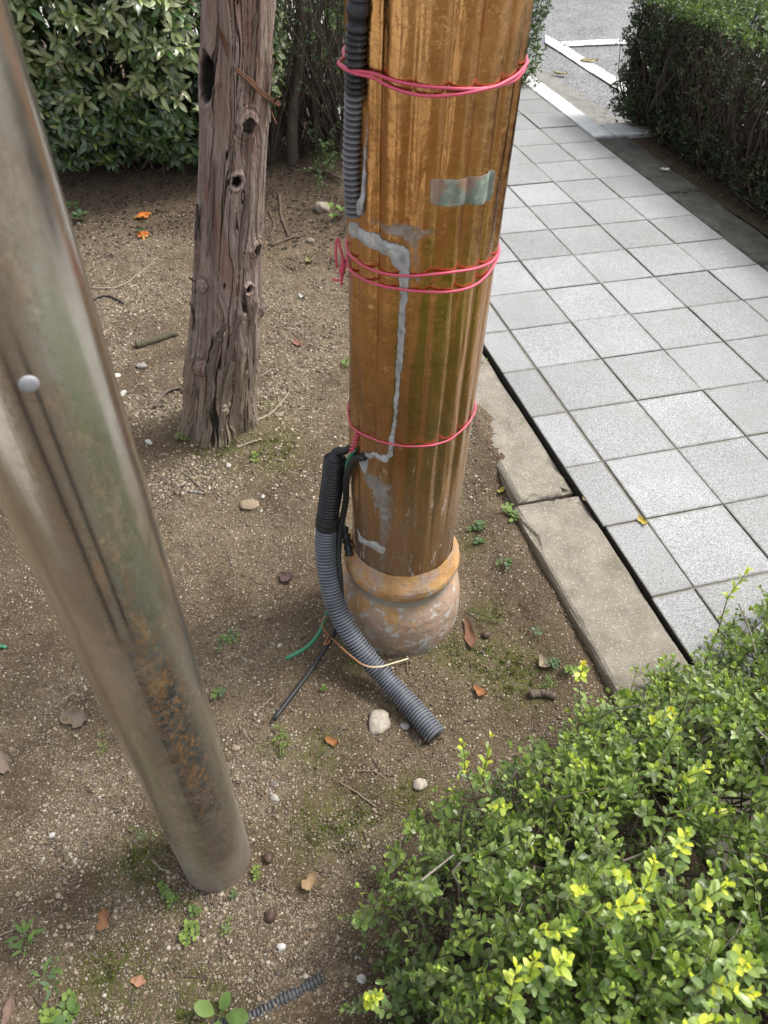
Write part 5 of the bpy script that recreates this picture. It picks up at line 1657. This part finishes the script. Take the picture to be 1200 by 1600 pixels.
stone(357, 728, .026, .020, .014, (.58, .54, .48), 'whitish pebble just below the tree base', 9)
stone(411, 777, .020, .014, .012, (.62, .60, .56), 'tiny white pebble beside the flat tan stone', 10)
stone(633, 1135, .030, .022, .016, (.38, .37, .36), 'small grey stone right of the largest pale stone', 11)
stone(437, 1010, .018, .014, .010, CR, 'pale pebble just above the green wire tip', 12)
stone(440, 1480, .020, .016, .012, (.66, .64, .62), 'white pebble at the bottom, left of the shrub', 13)
stone(565, 1530, .022, .020, .014, (.60, .58, .56), 'white pebble under the shrub edge at the bottom', 14)
stone(430, 1248, .024, .018, .014, (.46, .43, .38), 'pale grit stone right of the steel post', 15)
stone(428, 1225, .020, .016, .012, (.20, .18, .17), 'dark pebble right of the steel post', 16)
stone(368, 1170, .026, .018, .014, TN, 'tan pebble against the right of the steel post', 17)
stone(82, 1305, .016, .012, .010, (.6, .58, .54), 'white speck of stone left of the steel post foot', 18)
stone(555, 380 + 60, .03, .02, .012, CR, 'pale stone chip behind the column left edge', 19) if False else None
stone(435, 650, .036, .026, .018, (.32, .27, .2), 'brown stone right of the tree foot', 20)
stone(485, 378, .05, .04, .03, (.30, .26, .21), 'dull stone behind the column, below the round cobble', 21)
# small dark nuts and clods
def nut(px, py, s, label, seed, name='nut'):
    o = stone(px, py, s, s * 0.9, s * 0.85, (.07, .045, .03), label, seed, name)
    o.data.materials[0] = M['acorn']
    o['category'] = 'nut'
    return o
nut(420, 1342, .028, 'dark brown nut beside the steel post foot', 41)
nut(423, 1431, .030, 'blackish crumpled seed husk below the steel post foot', 42)
nut(759, 994, .028, 'dull brown acorn right of the column base', 43)
nut(572, 1395, .022, 'small dark seed at the left edge of the shrub', 44)

# fallen leaves
def fallen(px, py, L, W, col, label, rot, curl=1.2, name='fallen_leaf', place=None, lift=0.004, mat='litter', col2=None, fold=0.35):
    ns, nw = 9, 5
    v, c = [], []
    for i in range(ns):
        t = i / (ns - 1)
        w = W * 0.5 * (math.sin(math.pi * (0.04 + 0.92 * t) ** 0.85) ** 0.7)
        for j in range(nw):
            s = j / (nw - 1) * 2 - 1
            wj = w * (1 + 0.22 * math.sin(11 * t + px) * abs(s) + random.gauss(0, 0.07))
            zz = curl * L * (t - 0.5) ** 2 * 0.9 + fold * W * 0.5 * s * s + 0.06 * W * math.sin(7 * t + 3 * s)
            v.append((s * wj, (t - 0.5) * L + random.gauss(0, 0.012) * L, zz + random.gauss(0, 0.03) * W))
            k = abs(s) * 0.5 + 0.25 * math.sin(9 * t + 4 * s)
            base = np.array(col) if col2 is None else np.array(col) * (1 - t) + np.array(col2) * t
            c.append(base * (1 - 0.35 * max(0, k)))
    v = np.array(v)
    th_ = np.r_[v, v - np.array([0, 0, 0.0007])]
    f = grid_faces(nw, ns)
    F = np.r_[f, f[:, ::-1] + len(v)]
    me = mesh(name, th_, F, M[mat], True, np.r_[c, c])
    o = link(name, me)
    p = on_soil(px, py) if place is None else place
    o.location = (p[0], p[1], p[2] + lift)
    o.rotation_euler = (random.gauss(0, .15), random.gauss(0, .15), rot)
    tag(o, label, 'fallen leaf')
    return o
fallen(118, 1125, .078, .048, (.24, .185, .14), 'large crumpled grey brown dead leaf left of the steel post', 1.45, 0.5)
fallen(163, 1438, .044, .026, (.30, .15, .075), 'rusty brown dead leaf below left of the steel post foot', 0.1, 0.8)
fallen(483, 1381, .046, .028, (.40, .27, .15), 'curled tan dead leaf left of the shrub', -0.7, 1.4)
fallen(520, 1161, .040, .022, (.38, .17, .06), 'orange brown leaf scrap below the cable end', 1.2, 1.3)
fallen(750, 1084, .046, .028, (.40, .18, .07), 'orange brown leaf scrap on moss right of the conduit end', 0.9, 1.2)
fallen(733, 992, .098, .030, (.22, .105, .062), 'long curled brown leaf beside the column base', 0.15, 0.6)
fallen(217, 1534, .034, .020, (.46, .24, .14), 'oval pinkish tan leaf near the bottom left', 1.5, 0.3)
fallen(784, 768, .040, .022, (.52, .47, .10), 'yellow leaf on the soil right of the column', -0.5, 0.4)
fallen(820, 684, .044, .030, (.24, .10, .055), 'red brown leaf scrap in the gap beside the paving', 0.3, 1.2, place=np.r_[at(820, 684, -.05)[:2], -.05])
fallen(833, 699, .040, .022, (.55, .53, .50), 'whitish leaf scrap in the gap beside the paving', 1.1, 0.8, place=np.r_[at(833, 699, -.045)[:2], -.045])
fallen(735, 678, .052, .022, (.26, .28, .22), 'grey green leaf lying against the right of the column', -0.6, 0.3)
fallen(465, 539, .050, .034, (.32, .16, .11), 'reddish curled leaf on the sand right of the tree', 0.9, 1.0)
fallen(473, 466, .060, .022, (.62, .62, .62), 'white curved petal on the sand between tree and column', 0.7, 1.3)
fallen(448, 905, .05, .04, (.13, .075, .075), 'dark purplish leaf left of the loose conduit', 1.0, 0.7)
fallen(390, 1300 + 60, .03, .018, (.33, .22, .14), 'thin tan flake at the right of the steel post foot', 0.4, 0.7) if False else None
fallen(14, 1580, .060, .020, (.24, .16, .12), 'brown narrow leaf at the bottom left corner', 0.1, 0.4)
fallen(850, 1040, .052, .030, (.36, .29, .21), 'pale shrivelled leaf in the moss near the kerb', 0.4, 1.5)
fallen(697, 272, .03, .02, (.4, .3, .2), '', 0) if False else None
fallen(6, 1195, .06, .03, (.28, .21, .16), 'dry leaf at the left picture edge beside the steel post', 0.5, 0.8)
fallen(940, 590, .03, .02, (.5, .45, .1), '', 0) if False else None
p = at(1003, 816, 0.0)
fallen(0, 0, .042, .022, (.58, .45, .08), 'yellow orange leaf caught in the joint between paving slabs', 0.5, 0.8, place=p)
p = at(838, 742, -0.002)
fallen(0, 0, .02, .012, (.25, .2, .1), 'tiny brown leaf scrap on a cut paving slab', 0.4, 0.8, place=np.array([*at(912, 782, 0)[:2], 0.001]))
p = at(920, 97, -.088)
fallen(0, 0, .16, .07, (.52, .47, .25), 'large pale yellow leaf on the white road line', 1.3, 0.3, place=p)
p = at(875, 117, -.088)
fallen(0, 0, .13, .06, (.52, .46, .20), 'pale yellow leaf in the gutter beside the granite kerb', 1.3, 0.4, place=p)
p = at(1038, 266, .004)
fallen(0, 0, .06, .028, (.70, .70, .66), 'white scrap on the dark kerb by the hedge', 1.5, 0.3, place=p)
p = at(1010, 259 - 75, .010)

# orange trumpet flowers dropped on the soil
def flower(px, py, label, s, rot):
    p = on_soil(px, py)
    e = empty('fallen_flower', tuple(p), label, 'flower', 'orange flowers fallen on the soil')
    acc = 0
    for k in range(5):
        a = rot + k * 1.2566
        v = []
        for i in range(7):
            t = i / 6
            w = s * 0.42 * (0.25 + t) * (1 - 0.55 * t ** 4)
            rr_ = s * (0.12 + 0.75 * t)
            zz = s * (0.55 * t - 0.45 * t ** 3 + 0.2)
            for j in (-1, 0, 1):
                x, y = rr_, j * w
                v.append((p[0] + x * math.cos(a) - y * math.sin(a), p[1] + x * math.sin(a) + y * math.cos(a), p[2] + zz + 0.06 * s * abs(j)))
        cc = np.repeat(np.array([(.62, .30, .05), (.66, .20, .03), (.68, .17, .02), (.66, .15, .02), (.62, .16, .03), (.62, .20, .05), (.58, .24, .07)]), 3, 0)
        child('petal', mesh('petal', v, grid_faces(3, 7), M['petal'], True, cc), e)
    v, f = tube(catmull([p + (0, 0, .004), p + (-.03 * math.cos(rot), -.03 * math.sin(rot), .012), p + (-.06 * math.cos(rot), -.06 * math.sin(rot), .004)], 8), np.linspace(.010, .005, 8), 8)
    child('flower_tube', mesh('flower_tube', v, f, M['petal'], True, np.tile((.55, .34, .10), (len(v), 1))), e)
flower(226, 340, 'orange fallen trumpet flower, the upper of two left of the tree', .045, 0.4)
flower(224, 370, 'wilted orange flower with a green leaf, the lower of two left of the tree', .040, 1.9)
fallen(222, 369, .07, .028, (.07, .12, .04), 'green leaf lying across the lower orange flower', 1.0, 0.2, lift=0.035, mat='weed')
fallen(483, 410, .05, .04, (.30, .30, .12), 'yellowish seed cup on the soil behind the column', 0.3, 1.0)

# twigs, roots, the small log
def twig(pts, r0, r1, col, label, name='twig', cat='twig', lift=0.003, n=24, seg=7):
    P = np.array([on_soil(*p) for p in pts])
    C = catmull(P, n)
    C[:, 2] = soil_h(C[:, 0], C[:, 1]) + lift
    C += 0.0012 * rng.normal(size=C.shape)
    v, f = tube(C, np.linspace(r0, r1, n), seg)
    o = link(name, mesh(name, v, f, M['twig'], True, np.tile(col, (len(v), 1)) * (0.8 + 0.4 * rng.random((len(v), 1)))))
    tag(o, label, cat)
    return o
W1, W2, W3 = (.24, .18, .13), (.12, .085, .06), (.34, .28, .21)
twig([(531, 1222), (556, 1238), (588, 1262)], .0030, .0022, W1, 'short brown twig left of the shrub, above the moss')
twig([(557, 1206), (585, 1207), (611, 1223)], .0024, .0016, W1, 'thin bent twig just above the short brown twig')
twig([(395, 1117), (412, 1103), (428, 1086)], .0028, .0018, W3, 'pale twig left of the black cable end')
twig([(140, 452), (185, 449), (215, 430), (248, 402)], .006, .003, W3, 'long pale bent branch on the sand left of the tree')
twig([(248, 402), (280, 404), (303, 402)], .003, .002, W3, 'thin pale twig touching the left of the tree')
twig([(143, 471), (166, 464), (180, 468), (193, 476)], .007, .006, (.03, .03, .032), 'short black bent stick on the sand left of the tree')
twig([(214, 543), (245, 534), (276, 523)], .017, .013, (.115, .105, .065), 'mossy decayed log piece left of the tree', 'log', 'log', 0.010, 24, 10)
twig([(828, 1088), (846, 1086), (866, 1090)], .013, .010, (.16, .13, .11), 'short grey brown stick near the kerb, above the shrub', 'log', 'log', 0.008, 18, 10)
twig([(242, 640), (258, 618), (280, 610), (294, 616)], .008, .006, (.18, .14, .115), 'gnarled root loop at the left of the tree foot', 'root', 'root', 0.012)
twig([(400, 660), (425, 645), (452, 615)], .006, .004, W3, 'pale root running right from the tree foot', 'root', 'root', 0.004)
twig([(370, 700), (392, 692), (410, 688)], .006, .004, W3, 'pale root just below the tree foot', 'root', 'root', 0.004)
twig([(285, 740), (300, 750), (322, 772)], .005, .004, (.20, .16, .12), 'brown root lying below the left of the tree', 'root', 'root', 0.004)
twig([(296, 768), (308, 770), (318, 772)], .0045, .0035, (.42, .39, .35), 'silvery short twig below the tree foot')
twig([(437, 305), (440, 340), (452, 372)], .010, .007, (.15, .11, .08), 'brown root behind the tree, in the shade', 'root', 'root', 0.006)
twig([(425, 385), (450, 375), (478, 368)], .009, .006, (.15, .11, .08), 'low root behind the tree, beside the column', 'root', 'root', 0.006)
twig([(420, 330), (428, 352), (422, 372)], .006, .005, (.13, .10, .08), 'short shaded root right of the trunk', 'root', 'root', 0.006)
twig([(488, 270), (512, 275), (535, 290)], .010, .007, (.15, .11, .08), 'shaded branch on the ground behind the upright conduit', 'branch', 'branch', 0.02)
twig([(355, 860), (366, 900), (366, 930)], .0018, .0012, (.22, .17, .13), 'thin wiry twig right of the steel post')
twig([(405, 590), (425, 578), (452, 572)], .003, .002, W3, 'thin pale twig between the tree and the column')
twig([(640, 1060), (636, 1040), (650, 1015)], .0018, .001, W1, 'thin dry stalk by the column base, over the conduit')
twig([(0, 1462), (18, 1455), (32, 1448)], .0022, .0014, W3, 'pale straw stalk at the left edge near the bottom')
twig([(240, 1345), (252, 1358), (268, 1364)], .0026, .0018, W3, 'small curved pale twig left of the steel post foot')
twig([(585, 1375), (590, 1400), (592, 1420)], .002, .0014, W1, 'dry upright stalk at the left of the shrub') if False else None
twig([(865, 745), (860, 735), (848, 722)], .002, .0014, W1, 'tiny root thread') if False else None
o = link('green_cord', tube_mesh('green_cord', catmull([on_soil(-30, 1006) + (0, 0, .006), on_soil(-5, 1010) + (0, 0, .006), on_soil(11, 1013) + (0, 0, .005)], 10), 0.0045, M['green'], 8))
tag(o, 'end of a green cord at the left picture edge', 'cord')

# weeds
WSH = [leaf_shape(1.0, 0.62, .2, .25, .1), leaf_shape(1.0, 0.75, .15, .2, .0), leaf_shape(1.0, 0.28, .3, .5, .8)]
WPAL = [(.085, .145, .042), (.115, .19, .05), (.16, .24, .06), (.10, .16, .08), (.20, .28, .06)]
def wleaf(parent, p, ax, nr, size, ci, si, name='leaf', stalk=True):
    lv_, lf_ = WSH[si]
    A_ = unit(np.array(ax, float))
    N_ = np.array(nr, float)
    N_ = unit(N_ - A_ * (A_ @ N_))
    B_ = np.cross(A_, N_)
    W = p + size * (lv_[:, 0:1] * B_ + lv_[:, 1:2] * A_ + lv_[:, 2:3] * N_)
    return W, lf_, np.tile(WPAL[ci], (len(W), 1))
def weed(px, py, n, size, label, si=0, spread=1.25, height=0.012, pals=(0, 1, 2), stems=1, seed=0, on=None, name='weed', patch=0.0, parts=True):
    random.seed(seed + int(px * 7 + py))
    p = on_soil(px, py) if on is None else on
    e = empty(name, tuple(p), label, 'weed', 'small weeds sprouting in the bed')
    st = Acc()
    joined = Acc()
    for q in range(max(1, stems)):
        o_ = p + (np.array([random.gauss(0, patch), random.gauss(0, patch), 0]) if q else 0)
        if on is None:
            o_[2] = gz(o_[0], o_[1])
        h = height * random.uniform(0.7, 1.3)
        hub = o_ + np.array([random.gauss(0, h * 0.3), random.gauss(0, h * 0.3), h])
        add_stem(st, [o_ - (0, 0, 0.004), (o_ + hub) / 2, hub], 0.0011, 0.0008, (.13, .16, .06), 5)
        a0 = random.uniform(0, 6.28)
        for k in range(n):
            a = a0 + k * 6.283 / n + random.gauss(0, 0.25)
            sd = np.array([math.cos(a), math.sin(a), 0])
            tilt = spread + random.gauss(0, 0.15)
            ax = sd * math.sin(tilt) + np.array([0, 0, math.cos(tilt)])
            nr = np.array([0, 0, math.sin(tilt)]) - sd * math.cos(tilt)
            s0 = size * 0.85 * random.uniform(0.6, 1.15)
            base = hub + ax * s0 * 0.25
            add_stem(st, [hub, base], 0.0007, 0.0006, (.15, .19, .07), 4)
            W, F, C = wleaf(e, base, ax, nr, s0, random.choice(pals), si)
            if parts and size > 0.016 and stems == 1:
                child('leaf', mesh('leaf', W, F, M['weed'], True, C), e)
            else:
                joined.add(W, F, C)
    if joined.v:
        child('leaf_cluster', joined.mesh('leaf_cluster', M['weed']), e, 'stuff')
    child('stalk', st.mesh('stalk', M['twig']), e)
    return e
weed(340, 1588, 4, .056, 'broad leaved seedling with four toothed leaves at the bottom, the largest weed', 0, 1.15, .02, (1, 1, 2))
weed(341, 1088, 5, .026, 'round leaved weed touching the right of the steel post', 1, 1.3, .014, (1, 3))
weed(356, 1004, 4, .014, 'tiny pale weed sprouts between steel post and green wire', 1, 1.2, .010, (3, 2), 7, patch=.018)
weed(432, 1156, 5, .012, 'ferny light green weed below the black cable tip', 2, 1.0, .016, (2, 4), 9, patch=.016)
weed(442, 1170, 5, .010, 'smaller ferny weed tuft below the black cable tip', 2, 1.0, .012, (2, 4), 4, patch=.010)
weed(264, 1400, 6, .013, 'dense clover like weed tuft left below the steel post foot', 1, 1.1, .014, (1, 2), 8, patch=.010)
weed(296, 1453, 5, .013, 'light green seedling cluster below the steel post foot', 1, 1.1, .012, (2, 4), 7, patch=.012)
weed(354, 1453, 5, .012, 'small star shaped seedling right of the seedling cluster', 2, 1.1, .012, (2, 4), 4, patch=.006)
weed(306, 1428, 4, .012, 'tiny seedling just below the steel post foot', 1, 1.1, .012, (2, 1), 4, patch=.006)
weed(396, 1364, 4, .012, 'pale seedling at the right edge of the steel post foot', 1, 1.0, .014, (2, 4), 3, patch=.006)
weed(366, 1400, 4, .012, 'bluish seedling below the right of the steel post foot', 1, 1.2, .008, (3, 0), 2, patch=.005)
weed(797, 808, 4, .020, 'creeping round leaved weed at the near kerb corner', 1, 1.2, .016, (1, 2), 9, patch=.022)
weed(815, 822, 4, .018, 'second creeping weed spilling over the kerb corner', 1, 1.1, .02, (1, 2), 5, patch=.012)
weed(753, 822, 5, .016, 'grey green weed cluster right of the column, upper one', 1, 1.25, .008, (3, 3, 0), 6, patch=.016)
weed(746, 848, 5, .013, 'grey green weed cluster right of the column, lower one', 1, 1.25, .008, (3, 3, 0), 5, patch=.012)
weed(790, 880, 4, .014, 'pale weed near the kerb below the creeping weed', 1, 1.1, .012, (3, 1), 6, patch=.013)
weed(836, 988, 4, .019, 'four leaved grey green weed on bare soil near the kerb', 1, 1.2, .012, (3, 1))
weed(862, 1040, 5, .012, 'grey green weed above the shrub, left of the kerb', 1, 1.2, .010, (3, 3), 5, patch=.012)
weed(893, 1048, 5, .012, 'light green weed right beside the kerb, above the shrub', 1, 1.1, .012, (1, 4), 4, patch=.010)
weed(855, 1075, 5, .012, 'small weed just above the grey brown stick', 2, 1.1, .012, (1, 2), 6, patch=.014)
weed(810, 667, 4, .020, 'green weed in the gap between buried kerb and paving', 1, 1.1, .016, (1, 2), 3, patch=.010, on=np.r_[at(810, 667, -.045)[:2], -.05])
weed(753, 570, 4, .024, 'leafy weed in the paving gap at the right column edge', 1, 1.1, .016, (1, 2), 4, patch=.012, on=np.r_[at(755, 572, -.045)[:2], -.05])
weed(875, 748, 4, .014, 'tiny weed in the paving gap near the kerb joint', 2, 1.0, .012, (0, 1), 3, patch=.008, on=np.r_[at(875, 748, -.04)[:2], -.05])
weed(938, 845, 5, .014, 'grassy tuft in the gap beside the near kerb', 2, 0.9, .010, (0, 1), 3, patch=.008, on=np.r_[at(938, 845, -.04)[:2], -.05])
weed(540, 572, 4, .020, 'small bright weed at the left edge of the column', 1, 1.1, .014, (1, 2), 3, patch=.010)
weed(285, 690, 4, .020, 'little green weed at the left of the tree foot', 1, 1.1, .014, (1, 2), 4, patch=.012)
weed(398, 716, 4, .018, 'little yellow green weed below the tree foot', 1, 1.1, .012, (2, 4), 3, patch=.010)
weed(532, 345, 5, .040, 'pale green weed beside the upright conduit foot', 1, 1.0, .05, (1, 2), 4, patch=.03)
weed(125, 345, 5, .045, 'shaded dark weed under the broad leaved shrub', 0, 1.1, .03, (0, 3), 6, patch=.08)
weed(505, 1130 - 50, 4, .010, 'tiny green sprout beside the black cable', 1, 1.1, .010, (2, 1), 3, patch=.005)
weed(158, 1166, 4, .012, 'tiny green sprout left of the steel post, midway', 2, 1.1, .010, (2, 4), 4, patch=.012)
weed(226, 1310, 4, .012, 'fine green weed against the left of the steel post', 2, 1.0, .014, (0, 1), 7, patch=.016)
weed(50, 1465, 5, .036, 'grassy weed with narrow blades at the left bottom', 2, 0.95, .02, (1, 2, 0), 3, patch=.02)
weed(92, 1548, 5, .032, 'narrow leaved weed in the bottom left corner, upper', 2, 1.0, .025, (1, 0, 3), 3, patch=.025)
weed(78, 1590, 6, .018, 'fine light green weed mat at the bottom left edge', 1, 1.1, .012, (2, 4), 9, patch=.025)
weed(112, 1570, 4, .030, 'small broad weed in the bottom left corner', 0, 1.1, .016, (1, 0), 2, patch=.012)
weed(590, 1375, 4, .02, 'single seedling at the left tip of the shrub', 1, 1.0, .02, (1, 2), 2, patch=.01)
# fallen sprig of conifer needles
p = on_soil(752, 962)
e = empty('needle_sprig', tuple(p), 'fallen sprig of green conifer needles right of the column base', 'sprig')
acc = Acc()
A0, A1 = on_soil(728, 955) + (0, 0, .008), on_soil(778, 972) + (0, 0, .008)
for k in range(70):
    t = random.random()
    q = A0 + (A1 - A0) * t
    d = unit((A1 - A0) / np.linalg.norm(A1 - A0) * 0.8 + jit(0.5) * np.array([1, 1, 0.4]) + (0, 0, 0.15))
    s = unit(np.cross(d, [0, 0, 1.0])) * 0.0009
    L = random.uniform(.014, .022)
    acc.add([q - s, q + s, q + d * L + s * .3, q + d * L - s * .3], np.array([[0, 1, 2, 3]]), random.choice([(.07, .12, .03), (.10, .15, .04), (.13, .14, .05)]))
child('needles', acc.mesh('needles', M['weed'], False), e, 'stuff')
v, f = tube(np.array([A0, (A0 + A1) / 2 + (0, 0, .003), A1]), .0012, 5)
child('stalk', mesh('stalk', v, f, M['twig'], True, np.tile((.16, .12, .07), (len(v), 1))), e)
